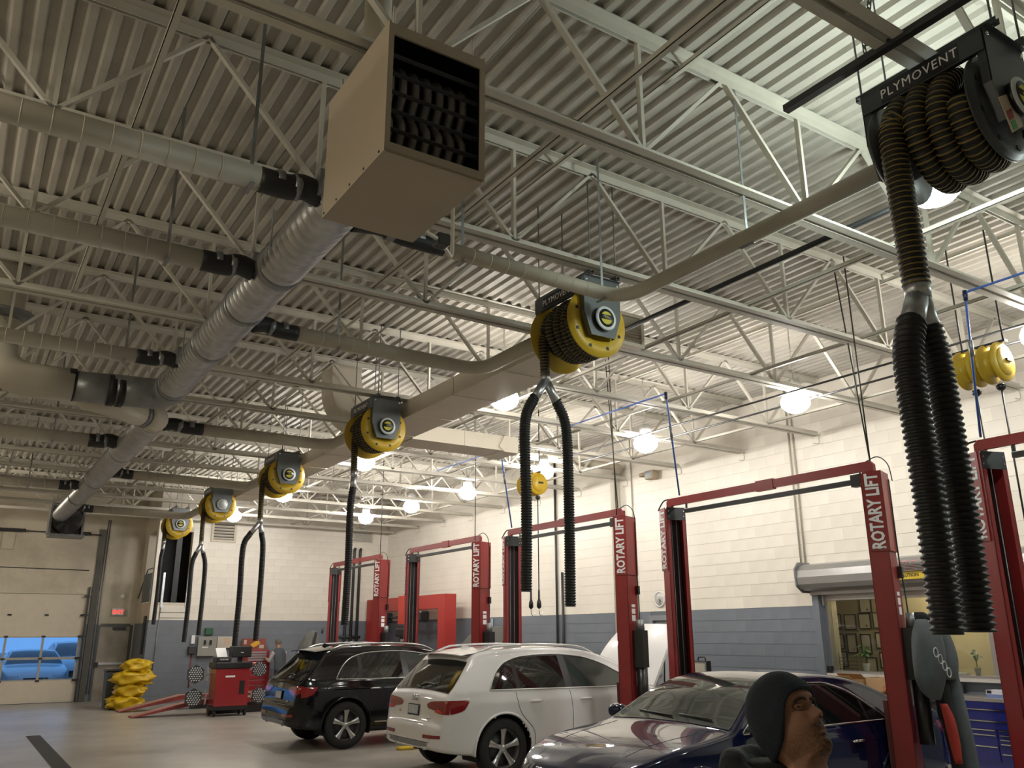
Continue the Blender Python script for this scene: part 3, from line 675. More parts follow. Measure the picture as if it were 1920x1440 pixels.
# ------------------------------------------------------------------ cars
glassd = mat('dark_car_glass', (.006, .007, .007), .04, spec=.7)
glassl = mat('clear_car_glass', (.035, .045, .042), .04, spec=.8)
tyre = mat('tyre_rubber', (.012, .012, .012), .75, bump=.2, bscale=60)
rimm = mat('alloy_rim', (.5, .5, .5), .28, .85)
redl = mat('tail_light_red', (.22, .008, .01), .1, coat=.6, spec=.7)
redg = mat('tail_light_glow', (.6, .04, .02), .15, coat=.5)
platem = mat('licence_plate', (.5, .53, .56), .5, var=.2, vscale=20)
liner = mat('wheel_liner', (.008, .008, .008), .9)
lampg = mat('headlight_glass', (.3, .32, .34), .08, .2, coat=.8)
SUV = dict(L=4.64, zt=[(0, .50), (.012, .62), (.03, .69), (.06, .715), (.075, .74), (.095, .90), (.12, 1.02), (.17, 1.075), (.33, 1.25), (.52, 1.46), (.60, 1.55), (.70, 1.59), (1.0, 1.632), (1.7, 1.655), (2.2, 1.64), (2.6, 1.585), (2.95, 1.47), (3.3, 1.27), (3.60, 1.085), (3.75, 1.06), (4.2, .97), (4.45, .86), (4.56, .74), (4.62, .60), (4.64, .5)],
    zb=[(0, .40), (.10, .36), (.5, .30), (1.2, .24), (3.4, .24), (4.3, .28), (4.64, .36)],
    w=[(0, .62), (.02, .72), (.06, .80), (.12, .85), (.22, .89), (.45, .925), (1.0, .945), (2.4, .945), (3.6, .935), (4.1, .90), (4.4, .80), (4.56, .66), (4.64, .42)],
    s=[(.22, .93), (.34, .97), (.5, .995), (.70, 1.0), (.90, .995), (.96, .992), (1.0, .978), (1.08, .962)], belt=1.08, tumble=.53, tcurve=.12, wx=(.95, 3.77), wr=.372, ra=.425, rc=.085,
    dlo_hi=[(.74, 1.10), (.80, 1.20), (.92, 1.345), (1.10, 1.45), (1.40, 1.515), (1.9, 1.535), (2.35, 1.50), (2.7, 1.41), (3.0, 1.27), (3.36, 1.085)], dlo_lo=[(.74, 1.095), (3.36, 1.075)],
    wins=[(.79, 1.16), (1.23, 1.98), (2.10, 3.30)], rg=(.185, .53), ws=(2.62, 3.56))
SED = dict(L=4.73, zt=[(0, .48), (.012, .62), (.035, .80), (.06, .93), (.10, 1.01), (.18, 1.045), (.5, 1.075), (.66, 1.10), (.95, 1.225), (1.25, 1.345), (1.55, 1.405), (1.9, 1.43), (2.3, 1.425), (2.62, 1.375), (2.9, 1.27), (3.2, 1.095), (3.38, .995), (3.5, .97), (4.0, .90), (4.35, .81), (4.56, .70), (4.66, .60), (4.71, .50), (4.73, .42)],
    zb=[(0, .38), (.15, .30), (.5, .24), (1.2, .20), (3.6, .20), (4.4, .22), (4.73, .28)],
    w=[(0, .60), (.02, .70), (.06, .78), (.14, .84), (.3, .88), (.7, .91), (1.4, .92), (3.5, .92), (4.0, .90), (4.35, .83), (4.55, .70), (4.66, .55), (4.73, .30)],
    s=[(.2, .93), (.32, .97), (.48, .995), (.64, 1.0), (.80, .995), (.84, .985), (.88, .968), (.94, .955)], belt=.94, tumble=.56, tcurve=.10, wx=(1.03, 3.85), wr=.335, ra=.375, rc=.075,
    dlo_hi=[(1.14, .965), (1.24, 1.04), (1.42, 1.165), (1.62, 1.265), (1.9, 1.325), (2.3, 1.33), (2.62, 1.27), (2.9, 1.155), (3.26, .955)], dlo_lo=[(1.14, .96), (3.26, .945)],
    wins=[(1.17, 1.42), (1.46, 2.10), (2.18, 3.20)], rg=(.70, 1.27), ws=(2.60, 3.36))
class CarShape:
    def __init__(s, d): s.d = d; s.L = d['L']
    def zt(s, x): return interp(s.d['zt'], x)
    def zb(s, x): return interp(s.d['zb'], x)
    def side(s, x, z):
        d = s.d; w = interp(d['w'], x)
        if z <= d['belt']: return w*interp(d['s'], z)
        q = z-d['belt']; return w*d['s'][-1][1]-d['tumble']*q*(1-d['tcurve'])-d['tumble']*d['tcurve']*q*q*2
    def rc(s, x): return min(s.d['rc'], max(.02, (s.zt(x)-s.zb(x))*.25))
    def top(s, x, y):
        r = s.rc(x); zt = s.zt(x); ys = max(.05, s.side(x, zt-r)); q = min(1, abs(y)/ys); c = .035
        z = zt-c*q*q
        e = ys-r
        if abs(y) > e:
            t = min(1, (abs(y)-e)/r); z = zt-c*(e/ys)**2-(r-c*(e/ys)**2)*(1-math.sqrt(max(0, 1-t*t)))
        return z
    def section(s, x, ns):
        zb, zt, r = s.zb(x), s.zt(x), s.rc(x); pts = []
        y0 = s.side(x, zb)-.10
        for k in range(4): pts.append((y0*k/3, zb))
        z1 = zt-r
        for k in range(ns+1):
            z = zb+.03+(z1-zb-.03)*k/ns; pts.append((s.side(x, z), z))
        ys = s.side(x, z1); e = ys-r
        for k in range(1, 6):
            y = e+r*math.cos(PI/2*k/5); pts.append((y, s.top(x, y)))
        for k in range(1, 9): y = e*(1-k/8); pts.append((y, s.top(x, y)))
        return pts
    def inside(s, x, y, z): return s.zb(x) <= z <= s.top(x, y) and abs(y) <= s.side(x, z)
    def rear_x(s, y, z):
        x = 0.
        while x < 1.2 and not s.inside(x, y, z): x += .01
        a, b = max(0, x-.01), x
        for _ in range(8):
            m = (a+b)/2
            if s.inside(m, y, z): b = m
            else: a = m
        return b
    def front_x(s, y, z):
        x = s.L
        while x > s.L-1.2 and not s.inside(x, y, z): x -= .01
        return x
def make_car(name, label, d, paint, loc, rz, detail=True, trim=None, lowres=False, hood_up=False, kind='suv', clad=None):
    C = CarShape(d); L = C.L; t = thing(name, label, 'car', loc, rz)
    ns = 30 if not lowres else 16
    xs = []; x = 0.
    while x < L-.001:
        xs.append(x)
        if lowres: x += .04 if (x < .2 or x > L-.5) else .1
        else: x += .012 if x < .2 else (.02 if x < .7 or x > L-.5 else .035)
    xs.append(L)
    secs = [C.section(x, ns) for x in xs]; n = len(secs[0]); half = []
    wx, R, wz = d['wx'], d['ra'], d['wr']
    V = []
    step = .03
    for x, sc in zip(xs, secs):
        row = []
        for j, (y, z) in enumerate(sc):
            px, pz = x, z
            if j >= 3:
                for w0 in wx:
                    dd = math.hypot(px-w0, pz-wz)
                    if abs(dd-R) < step*.6 and y > .5:
                        k = R/dd; px = w0+(px-w0)*k; pz = wz+(pz-wz)*k; y = C.side(px, pz) if pz < C.zt(px)-C.rc(px) else y
            row.append((px, y, pz))
        V.append(row)
    body = MB(); nr = len(xs)
    vs = [(p[0], -p[1], p[2]) for r in V for p in r]+[(p[0], p[1], p[2]) for r in V for p in r]; off = nr*n; fs = []
    for i in range(nr-1):
        for j in range(n-1):
            q = [V[i][j], V[i+1][j], V[i+1][j+1], V[i][j+1]]
            cx = sum(p[0] for p in q)/4; cy = sum(p[1] for p in q)/4; cz = sum(p[2] for p in q)/4
            if cy > .45 and any(math.hypot(cx-w0, cz-wz) < R-.002 for w0 in wx): continue
            if hood_up and j >= n-12 and 3.66 < cx < 4.5: continue
            a = (i*n+j, (i+1)*n+j, (i+1)*n+j+1, i*n+j+1); fs.append(a); fs.append(tuple(k+off for k in reversed(a)))
    body.add(vs, fs, 0, True)
    # end caps
    for i, rev in ((0, False), (nr-1, True)):
        for j in range(n-1):
            f = (i*n+j, i*n+j+1, off+i*n+j+1, off+i*n+j); body.add([vs[k] for k in f], [f_ if not rev else f_[::-1] for f_ in [(0, 1, 2, 3)]], 0, False)
    bo = body.build('body_shell', paint, t)
    def side_patch(nm, m, x0, x1, lo, hi, offs, parent, nx=26, nz=6, sides=(-1, 1)):
        for sg in sides:
            def fn(a, b):
                x = x0+(x1-x0)*a; z0, z1 = lo(x), hi(x); z = z0+(z1-z0)*b
                return (x, sg*(C.side(x, z)+offs), z)
            MB().grid(fn, nx, nz, flip=sg > 0).build(nm, m, parent)
    hi = lambda x: interp(d['dlo_hi'], x); lo = lambda x: interp(d['dlo_lo'], x)
    a0, a1 = d['dlo_hi'][0][0], d['dlo_hi'][-1][0]
    side_patch('window_surround', blackp, a0, a1, lo, hi, .003, t, 60)
    for i, (w0, w1) in enumerate(d['wins']):
        side_patch('side_window', glassl if i == 2 else glassd, w0, w1, lambda x: lo(x)+.012, lambda x: max(lo(x)+.014, hi(x)-.022), .006, t, 24)
    def top_patch(nm, m, x0, x1, inset, offs, nx=14, ny=20, parent=t):
        def fn(a, b):
            x = x0+(x1-x0)*a; r = C.rc(x); ym = C.side(x, C.zt(x)-r)-inset; y = -ym+2*ym*b
            sl = (C.zt(x+.02)-C.zt(x-.02))/.04; k = 1/math.hypot(1, sl)
            return (x-sl*k*offs, y, C.top(x, y)+offs*k)
        return MB().grid(fn, nx, ny).build(nm, m, parent)
    top_patch('rear_window', glassd, d['rg'][0], d['rg'][1], .085 if kind == 'suv' else .10, .005)
    top_patch('windshield', glassl, d['ws'][0], d['ws'][1], .075, .005)
    # wheels
    for w0 in wx:
        for sg in (-1, 1):
            yy = sg*(C.side(w0, .55)-.015); wr = d['wr']; rr = wr*.66
            tw = .22
            prof = [(rr, 0), (rr+.02, .012), (wr-.03, .0), (wr-.008, -.02), (wr, -.05), (wr, -tw+.05), (wr-.01, -tw+.02), (rr, -tw)]
            wl = MB().lathe([(a, -b*sg*-1) for a, b in prof], (w0, yy, wr), 'y', 32, caps=False).build('wheel', tyre, t)
            MB().lathe([(rr*.98, -.004*sg), (rr, -.012*sg), (rr*.96, -.03*sg), (rr*.90, -.10*sg), (rr*.90, -.14*sg)], (w0, yy, wr), 'y', 32, caps=False).build('rim', rimm, wl)
            MB().lathe([(.01, -.09*sg), (rr*.9, -.09*sg), (rr*.9, -.10*sg), (.01, -.10*sg)], (w0, yy, wr), 'y', 24).build('brake_disc', mat('brake_disc', (.05, .05, .052), .4, .6), wl)
            if lowres: continue
            for k in range(5):
                a = 2*PI*k/5+.3; ca, sa = math.cos(a), math.sin(a); p = Vector((ca, 0, sa)); q = Vector((-sa, 0, ca)); c = Vector((w0, yy, wr))
                rings = []
                for rad, wd, dp in ((.03, .030, -.030), (rr*.35, .024, -.028), (rr*.7, .034, -.016), (rr*.97, .050, -.010)):
                    b = c+p*rad; o2 = Vector((0, dp*sg, 0)); o3 = Vector((0, (dp-.03)*sg, 0))
                    rings.append([b-q*wd+o2-Vector((0, .012*sg, 0)), b-q*wd*.35+o2, b+q*wd*.35+o2, b+q*wd+o2-Vector((0, .012*sg, 0)), b+q*wd*.8+o3, b-q*wd*.8+o3])
                MB().loft(rings, True, True).build('spoke', rimm, wl)
            MB().lathe([(.005, -.012*sg), (.03, -.014*sg), (.042, -.03*sg), (.06, -.04*sg), (.05, -.06*sg)], (w0, yy, wr), 'y', 16).build('hub_cap', rimm, wl)
            # liner and arch lip
            pts = arc((w0, 0, wz), R+.0, -.35, PI+.35, 20, (1, 0, 0), (0, 0, 1))
            MB().loft([[(p.x, sg*(C.side(min(max(p.x, .1), L-.1), .6)-.012), p.z) for p in pts], [(p.x, sg*.52, p.z) for p in pts]], False).build('wheel_liner', liner, t)
            MB().loft([[(w0, sg*.52, wz)]*len(pts), [(p.x, sg*.52, p.z) for p in pts]], False).build('wheel_liner', liner, t)
            lip = arc((w0, 0, wz), R+.012, -.30, PI+.30, 28, (1, 0, 0), (0, 0, 1))
            MB().tube([(p.x, sg*(C.side(p.x, max(p.z, C.zb(p.x)+.02))+.002), p.z) for p in lip if p.z > C.zb(p.x)-.02], .016, 8).build('arch_lip', clad or paint, t)
    if lowres: return t, C
    # trims, seams, handles
    trimm = trim or chrome
    for sg in (-1, 1):
        pts = [(x, hi(x)) for x in [a0+(a1-a0)*k/40 for k in range(41)]]; pts += [(x, lo(x)) for x in [a1-(a1-a0)*k/24 for k in range(25)]]
        MB().tube([(x, sg*(C.side(x, z)+.006), z) for x, z in pts], .009, 6).build('window_trim', trimm, t)
    seamm = mat('panel_gap', (.01, .01, .01), .8)
    def seam(pts, w=.004):
        for sg in (-1, 1):
            P = smooth_path([(x, z, 0) for x, z in pts], 8); Lf = []; Rt = []
            for k, p in enumerate(P):
                d2 = (P[min(k+1, len(P)-1)]-P[max(k-1, 0)]).normalized(); nx_, nz_ = -d2.y*w, d2.x*w
                Lf.append((p.x+nx_, sg*(C.side(p.x+nx_, p.y+nz_)+.0012), p.y+nz_)); Rt.append((p.x-nx_, sg*(C.side(p.x-nx_, p.y-nz_)+.0012), p.y-nz_))
            MB().loft([Lf, Rt], False).build('panel_gap', seamm, t)
    b = d['belt']; wr_ = d['wx'][0]
    d0, d1, d2 = d['wins'][0][1]+.03, d['wins'][1][1]+.06, d['wins'][2][1]+.05
    seam([(d0-.05, b-.02), (d0-.02, b-.18), (d0+.05, b-.32), (d0+.22, b-.50), (d0+.27, .36), (d0+.5, .34)])
    seam([(d1, b-.02), (d1+.03, b-.3), (d1+.02, .5), (d1-.02, .36)])
    seam([(d2, b-.02), (d2+.04, b-.3), (d2+.02, .6), (d2-.12, .36)])
    seam([(d0+.3, .345), (d1, .35), (d2-.1, .35)])
    for xh in (d0+.26, d1+.27):
        for sg in (-1, 1):
            zz = b-.145; p = [(xh-.10+.2*k/6, sg*(C.side(xh, zz)+.012+.022*math.sin(PI*k/6)), zz+.006*math.sin(PI*k/6)) for k in range(7)]
            MB().tube(p, [.008, .013, .014, .014, .014, .013, .008], 8).build('door_handle', paint if trim is None else trim, t)
    # mirrors
    xm = d['wins'][2][1]-.06
    for sg in (-1, 1):
        yb = C.side(xm, b); c = Vector((xm-.03, sg*(yb+.15), b+.07)); prof = []
        rings = []
        for dx, q in ((-.07, .35), (-.06, .8), (-.02, 1), (.04, .9), (.08, .5)):
            rings.append([(c.x+dx, c.y+.115*q*math.copysign(abs(math.cos(2*PI*k/14))**.7, math.cos(2*PI*k/14)), c.z+.075*q*math.copysign(abs(math.sin(2*PI*k/14))**.7, math.sin(2*PI*k/14))) for k in range(14)])
        mi = MB().loft(rings, True, True, 0, True).build('door_mirror', paint, t)
        MB().bar((xm+.0, sg*(yb-.01), b-.0), (xm-.02, sg*(yb+.12), b+.02), .06, .04).build('mirror_foot', blackp, mi)
        MB().cbox((c.x-.071, c.y, c.z), (.004, .15, .09)).build('mirror_glass', chrome, mi)
    # rear details
    def rear_patch(nm, m, y0, y1, lo_, hi_, offs, parent, ny=18, nz=6, sides=(1,)):
        for sg in sides:
            def fn(a, bb):
                y = y0+(y1-y0)*a; z0, z1 = lo_(y), hi_(y); z = z0+(z1-z0)*bb
                return (C.rear_x(y, z)-offs, sg*y, z)
            MB().grid(fn, ny, nz, flip=sg > 0).build(nm, m, parent)
    if kind in ('suv', 'suv2'):
        new = kind == 'suv'
        if new:
            top_z = lambda y: interp([(.36, .925), (.46, .955), (.87, .985)], y); bot = lambda y: interp([(.36, .91), (.40, .875), (.60, .85), (.66, .825), (.87, .815)], y)
        else:
            top_z = lambda y: interp([(.42, .965), (.60, .985), (.87, 1.0)], y); bot = lambda y: interp([(.42, .93), (.55, .87), (.80, .835), (.87, .90)], y)
        rear_patch('tail_light', redl, .36 if new else .42, .868, bot, top_z, .007, t, 30, 8, (-1, 1))
        if new: rear_patch('tail_light_strip', redg, .60, .80, lambda y: .832, lambda y: interp([(.60, .845), (.68, .872), (.80, .845)], y), .011, t, 12, 3, (-1, 1))
        else: rear_patch('tail_light_strip', redg, .50, .84, lambda y: interp([(.5, .90), (.84, .875)], y), lambda y: interp([(.5, .93), (.84, .945)], y), .011, t, 12, 3, (-1, 1))
        side_patch('tail_light_side', redl, .16, .42, lambda x: interp([(.2, .82), (.34, .86), (.42, .965)], x), lambda x: .985, .004, t, 8, 4)
        rear_patch('bumper_reflector', redl, .42, .80, lambda y: .515+.03*(y-.42), lambda y: .56+.02*(y-.42), .005, t, 10, 3, (-1, 1))
        rear_patch('diffuser', clad or galvd, -.55, .55, lambda y: .405+.1*abs(y)**3, lambda y: .475-.02*abs(y), .006, t, 16, 4)
        for sg in (-1, 1): MB().lathe([(.035, 0), (.042, -.03), (.042, .1), (.03, .1)], (.05, sg*.42, .41), 'x', 14).build('exhaust_tip', chrome, t)
        zp = .845
        px = C.rear_x(0, zp); nrm = Vector((-(C.rear_x(0, zp-.05)-C.rear_x(0, zp+.05)), 0, .0))
        pl = MB().bar((C.rear_x(0, .775)-.012, 0, .765), (C.rear_x(0, .89)-.012, 0, .905), .32, .012, 0, (-1, 0, .2)).build('licence_plate_frame', blackp, t)
        MB().bar((C.rear_x(0, .775)-.020, 0, .785), (C.rear_x(0, .89)-.020, 0, .895), .28, .006, 0, (-1, 0, .2)).build('licence_plate', platem, pl)
        # ring badge
        for k in range(4):
            yc = -.075+.05*k; zc = .985; rg_ = []
            for q in range(21):
                a = 2*PI*q/20; yy, zz = yc+.034*math.cos(a), zc+.034*math.sin(a); rg_.append((C.rear_x(yy, zz)-.008, yy, zz))
            MB().tube(rg_, .0045, 6, caps=False).build('badge_ring', chrome, t)
        text('model_badge', 'Q5', .05, chrome, t, (C.rear_x(.42, .80)-.008, .42, .80), (0, -1, 0), (.12, 0, 1), .002)
        MB().cbox((C.rear_x(.46, .755)-.006, -.46, .755), (.008, .09, .02)).build('trim_badge', chrome, t)
        # spoiler
        def sp(a, bb):
            y = (-1+2*a)*.62; x = .42+.03*(y/.62)**2+bb*.28; return (x, y, C.top(.70, y)+.004-(.70-x)*.13)
        mb = MB(); mb.grid(sp, 20, 4); mb.grid(lambda a, bb: (sp(a, bb)[0], sp(a, bb)[1], sp(a, bb)[2]-.012-.028*bb), 20, 4, flip=True)
        e0 = [sp(k/20, 0) for k in range(21)]; mb.loft([e0, [(p[0], p[1], p[2]-.012) for p in e0]], False); mb.build('roof_spoiler', paint, t)
        MB().tube(smooth_path([(.21, .06, C.top(.21, .06)+.02), (.24, -.1, C.top(.24, -.1)+.02), (.23, -.34, C.top(.23, -.34)+.02)], 6), .010, 6).build('rear_wiper', blackp, t)
        for sg in (-1, 1):
            p = [(x, sg*(C.side(x, 1.56)-.045), C.zt(x)-.035+.045*min(1, math.sin(PI*(x-.72)/2.0)*3)) for x in [.72+2.0*k/24 for k in range(25)]]
            MB().tube(p, .016, 8).build('roof_rail', trim or paint, t)
        MB().prism([(.80, 0), (.98, 0), (.83, .055)], lambda u, v, q: (u, q, C.top(u, 0)+v-.003), -.012, .012).build('antenna_fin', paint, t)
        side_patch('sill_strip', trimm, 1.45, 3.2, lambda x: .395, lambda x: .412, .006, t, 14, 2)
        rear_patch('bumper_trim', trimm if not new else paint, -.60, .60, lambda y: .695, lambda y: .703, .005, t, 20, 2)
    else:
        fx = lambda y, z: C.front_x(y, z)
        def front_patch(nm, m, y0, y1, lo_, hi_, offs, sides=(1,)):
            for sg in sides:
                MB().grid(lambda a, bb: (fx(y0+(y1-y0)*a, lo_(y0+(y1-y0)*a)*(1-bb)+hi_(y0+(y1-y0)*a)*bb)+offs, sg*(y0+(y1-y0)*a), lo_(y0+(y1-y0)*a)*(1-bb)+hi_(y0+(y1-y0)*a)*bb), 20, 6, flip=sg < 0).build(nm, m, t)
        front_patch('headlight', lampg, .45, .80, lambda y: .60+.05*(y-.45), lambda y: .665+.10*(y-.45), .006, (-1, 1))
        front_patch('grille', blackp, -.36, .36, lambda y: .30+.1*abs(y), lambda y: .635-.02*abs(y), .006)
        for k in range(6):
            z = .36+.045*k; MB().tube([(fx(y, z)+.010, y, z) for y in [-.34+.68*q/14 for q in range(15)]], .006, 6).build('grille_bar', chrome, t)
        MB().tube([(fx(y, .64)+.012, y, .64) for y in [-.38+.76*q/14 for q in range(15)]], .010, 6).build('grille_surround', chrome, t)
        for sg in (-1, 1):
            P = [(x, sg*(.62-.10*(x-3.45)), C.top(x, .62)+.003) for x in [3.45+1.05*k/12 for k in range(13)]]
            MB().tube([(p[0], p[1], C.top(p[0], p[1])-.001) for p in P], .004, 6).build('hood_crease', paint, t)
        rear_patch('tail_light', redl, .45, .86, lambda y: .78, lambda y: .90, .006, t, 20, 6, (-1, 1))
        side_patch('side_crease', paint, .5, 4.2, lambda x: .795, lambda x: .81, .006, t, 40, 2)
        wp = [(3.30, .55), (3.28, .1)], [(3.32, .05), (3.26, -.5)]
        for (xa, ya), (xb, yb) in wp: MB().tube([(xa, ya, C.top(xa, ya)+.02), (xb, yb, C.top(xb, yb)+.02)], .008, 6).build('wiper', blackp, t)
    return t, C
wpaint = mat('white_car_paint', (.72, .71, .71), .3, coat=1., spec=.1)
kpaint = mat('black_car_paint', (.005, .005, .006), .3, coat=1., spec=0., crough=.07)
bpaint = mat('deep_blue_car_paint', (.004, .007, .036), .3, .0, coat=1., spec=.05)
q5w, CW = make_car('suv_car', 'white SUV with dark tail lights and its bonnet propped open', SUV, wpaint, (5.42, 10.97, 0), 0, trim=wpaint, clad=None, kind='suv', hood_up=True)
q5k, CK = make_car('suv_car', 'black SUV with red tail lights, silver wheels and raised dark bonnet', SUV, kpaint, (4.86, 14.98, 0), 0, trim=alu, kind='suv2', hood_up=True)
a4, CA = make_car('sedan_car', 'dark blue sedan behind the man in the beanie', SED, bpaint, (9.33, 6.50, 0), PI, trim=chrome, kind='sedan')
# the white SUV's raised bonnet and its engine bay
def hoodpt(a, b):
    y = (-1+2*a)*.80*(1-.22*b**3); s = b*1.12; ang = math.radians(52)
    bow = .05*math.sin(PI*b)-.05*(y/.8)**2
    return (3.66+s*math.cos(ang)-bow*math.sin(ang), y, 1.08+s*math.sin(ang)+bow*math.cos(ang))
mb = MB().grid(hoodpt, 18, 14, flip=True); mb.grid(lambda a, b: tuple(Vector(hoodpt(a, b))+Vector((.03, 0, -.025))), 18, 14)
for e in (0., 1.):
    q = [hoodpt(e, k/14) for k in range(15)]; mb.loft([q, [(p[0]+.03, p[1], p[2]-.025) for p in q]], False)
q = [hoodpt(k/18, 1.) for k in range(19)]; mb.loft([q, [(p[0]+.03, p[1], p[2]-.025) for p in q]], False)
mb.build('raised_bonnet', wpaint, q5w)
MB().box((3.7, -.68, .55), (4.45, .68, .86)).build('engine_bay', blackp, q5w)
MB().cyl((4.05, -.66, .95), (4.05, -.70, 1.45), .012, 8).build('bonnet_strut', blackp, q5w)

kb = mat('bonnet_underside', (.05, .045, .035), .7, var=.2, vscale=6)
mb = MB().grid(hoodpt, 18, 14, flip=True); mb.grid(lambda a, b: tuple(Vector(hoodpt(a, b))+Vector((.03, 0, -.025))), 18, 14)
for e in (0., 1.):
    q = [hoodpt(e, k/14) for k in range(15)]; mb.loft([q, [(p[0]+.03, p[1], p[2]-.025) for p in q]], False)
q = [hoodpt(k/18, 1.) for k in range(19)]; mb.loft([q, [(p[0]+.03, p[1], p[2]-.025) for p in q]], False)
mb.build('raised_bonnet', kb, q5k)   # dark_bonnet
MB().box((3.7, -.68, .55), (4.45, .68, .86)).build('engine_bay', blackp, q5k)
# ------------------------------------------------------------------ right wall: service window, shutter, door
def glass_pane(name, tint=(1, 1, 1), gloss=.06):
    if name in MATS: return MATS[name]
    m = bpy.data.materials.new(name); m.use_nodes = True; nt = m.node_tree; nt.nodes.clear()
    o = nt.nodes.new('ShaderNodeOutputMaterial'); mx = nt.nodes.new('ShaderNodeMixShader'); tr = nt.nodes.new('ShaderNodeBsdfTransparent'); gl = nt.nodes.new('ShaderNodeBsdfGlossy')
    fr = nt.nodes.new('ShaderNodeFresnel'); fr.inputs[0].default_value = 1.45
    tr.inputs[0].default_value = (*tint, 1); gl.inputs['Roughness'].default_value = .02
    nt.links.new(fr.outputs[0], mx.inputs[0]); nt.links.new(tr.outputs[0], mx.inputs[1]); nt.links.new(gl.outputs[0], mx.inputs[2]); nt.links.new(mx.outputs[0], o.inputs[0])
    MATS[name] = m; return m
pane = glass_pane('window_glass', (.93, .95, .93))
y0, y1, z0, z1 = WIN
wn = struct('window_1', MB().box((XR-.02, y0, z0), (XR+.24, y1, z0+.05)).box((XR+.02, y0, z1-.11), (XR+.24, y1, z1)).box((XR+.02, y0, z0+.05), (XR+.24, y0+.06, z1-.11)).box((XR+.02, y1-.06, z0+.05), (XR+.24, y1, z1-.11)), alu)
MB().box((XR-.08, y0-.05, z0-.03), (XR+.03, y1+.08, z0+.012)).build('window_sill', mat('light_sill', (.55, .52, .48), .4), wn)
for a, b in ((y0+.06, 6.50), (6.58, 7.85), (7.90, y1-.06)): MB().box((XR+.10, a, z0+.05), (XR+.108, b, z1-.11)).build('pane', pane, wn)
MB().box((XR+.08, 6.50, z0+.05), (XR+.13, 6.58, z1-.11)).build('mullion', alu, wn)
MB().box((XR+.09, 7.85, z0+.05), (XR+.12, 7.90, z1-.11)).build('sliding_stile', alu, wn)
# the office behind the glass
tan = mat('tan_office_paint', (.50, .42, .25), .6, var=.04)
OX = 13.4
struct('wall_office', MB().box((OX, 3.5, .0), (OX+.1, 11.6, 3.0)).box((XR+.3, 11.5, 0), (OX, 11.6, 3.0)).box((XR+.3, 3.5, 0), (OX, 3.6, 3.0)), tan)
struct('ceiling_office', MB().box((XR+.24, 3.5, 2.9), (OX+.1, 11.6, 3.0)), tan)
struct('floor_office', MB().box((XR+.24, 3.5, -.1), (OX+.1, 11.6, 0)), concrete)
ol = thing('office_fill_panel', 'unseen flat lit panel added inside the office behind the service window', 'lamp', (12.8, 7.6, 2.88))
MB().box((12.6, 7.0, 2.87), (13.1, 8.2, 2.895)).build('lit_panel', mat('office_panel_light', (1, .9, .7), .5, emit=11), ol, True)  # glowing panel added out of view to light the tan office wall
fw = mat('picture_frame_black', (.02, .018, .016), .4); paper = mat('certificate_paper', (.62, .56, .42), .6, var=.06, vscale=12); seal = mat('certificate_seal', (.16, .11, .05), .6)
rows = [[(9.36, 2.27)], [(10.0, 2.0), (9.70, 1.99), (9.41, 2.0), (9.13, 2.01)], [(9.98, 1.66), (9.71, 1.63), (9.43, 1.62), (9.12, 1.68)], [(9.95, 1.36), (9.36, 1.24), (9.08, 1.36)]]
for ri, rw in enumerate(rows):
    for ci, (cy, cz) in enumerate(rw):
        tall = (ri == 2 and ci in (1, 2)) or (ri == 3 and ci == 1); w, hh = (.20, .33) if tall else (.24, .27)
        N_ = ['first', 'second', 'third', 'fourth']
        f = thing('framed_certificate', ('tall narrow' if tall else 'squarish')+' framed certificate, '+('alone above the other rows' if ri == 0 else '%s row above the ledge, %s from the window jamb' % (N_[3-ri], N_[ci])), 'picture frame', (OX-.02, cy, cz), group='framed certificates')
        mb = MB(); t = .018
        for a, b, c, d in ((-w/2, -hh/2, w/2, -hh/2+t), (-w/2, hh/2-t, w/2, hh/2), (-w/2, -hh/2+t, -w/2+t, hh/2-t), (w/2-t, -hh/2+t, w/2, hh/2-t)): mb.box((0, a, b), (.018, c, d))
        mb.build('frame', fw, f); MB().box((.006, -w/2+t, -hh/2+t), (.016, w/2-t, hh/2-t)).build('paper', paper, f)
        MB().lathe([(.0, 0), (.018, 0), (.018, -.002), (0, -.002)], (.006, -.03, -hh*.28), 'x', 10).build('seal', seal, f)
def potted(loc, label, s, n, leafc):
    t = thing('potted_plant', label, 'plant', loc); lf = mat('leaf_'+leafc[0], leafc[1], .5)
    MB().lathe([(.03*s, 0), (.045*s, .09*s), (.05*s, .1*s), (.04*s, .1*s)], (0, 0, 0), n=14).build('pot', mat('plant_pot', (.6, .6, .55), .3), t)
    MB().tube([(0, 0, .08*s), (.005, 0, .2*s)], .006*s, 6).build('stem', lf, t)
    for k in range(n):
        a = 2*PI*k/n+random.random(); r = (.06+.09*random.random())*s; z = (.18+.16*random.random())*s; d = Vector((math.cos(a), math.sin(a), 0)); q = Vector((-d.y, d.x, 0))
        P = [Vector((0, 0, .17*s)), d*r*.6+Vector((0, 0, z)), d*r*1.4+Vector((0, 0, z-.03*s))]
        mb = MB(); mb.loft([[P[0]-q*.002, P[0]+q*.002], [P[1]-q*.024*s, P[1]+q*.024*s], [P[2]-q*.003, P[2]+q*.003]], False); mb.build('leaf', lf, t)
    return t
potted((XR+.17, 8.62, WIN[2]+.05), 'bushy green plant in a glass pot on the office window ledge', 1.15, 16, ('g', (.10, .22, .05)))
potted((XR+.17, 6.86, WIN[2]+.05), 'thin sparse plant in a clear pot near the window mullion', 1.0, 7, ('p', (.22, .28, .12)))
lt = thing('letter_tray', 'black wire letter tray rack on the window ledge', 'letter tray', (XR+.17, 8.9, WIN[2]+.05))
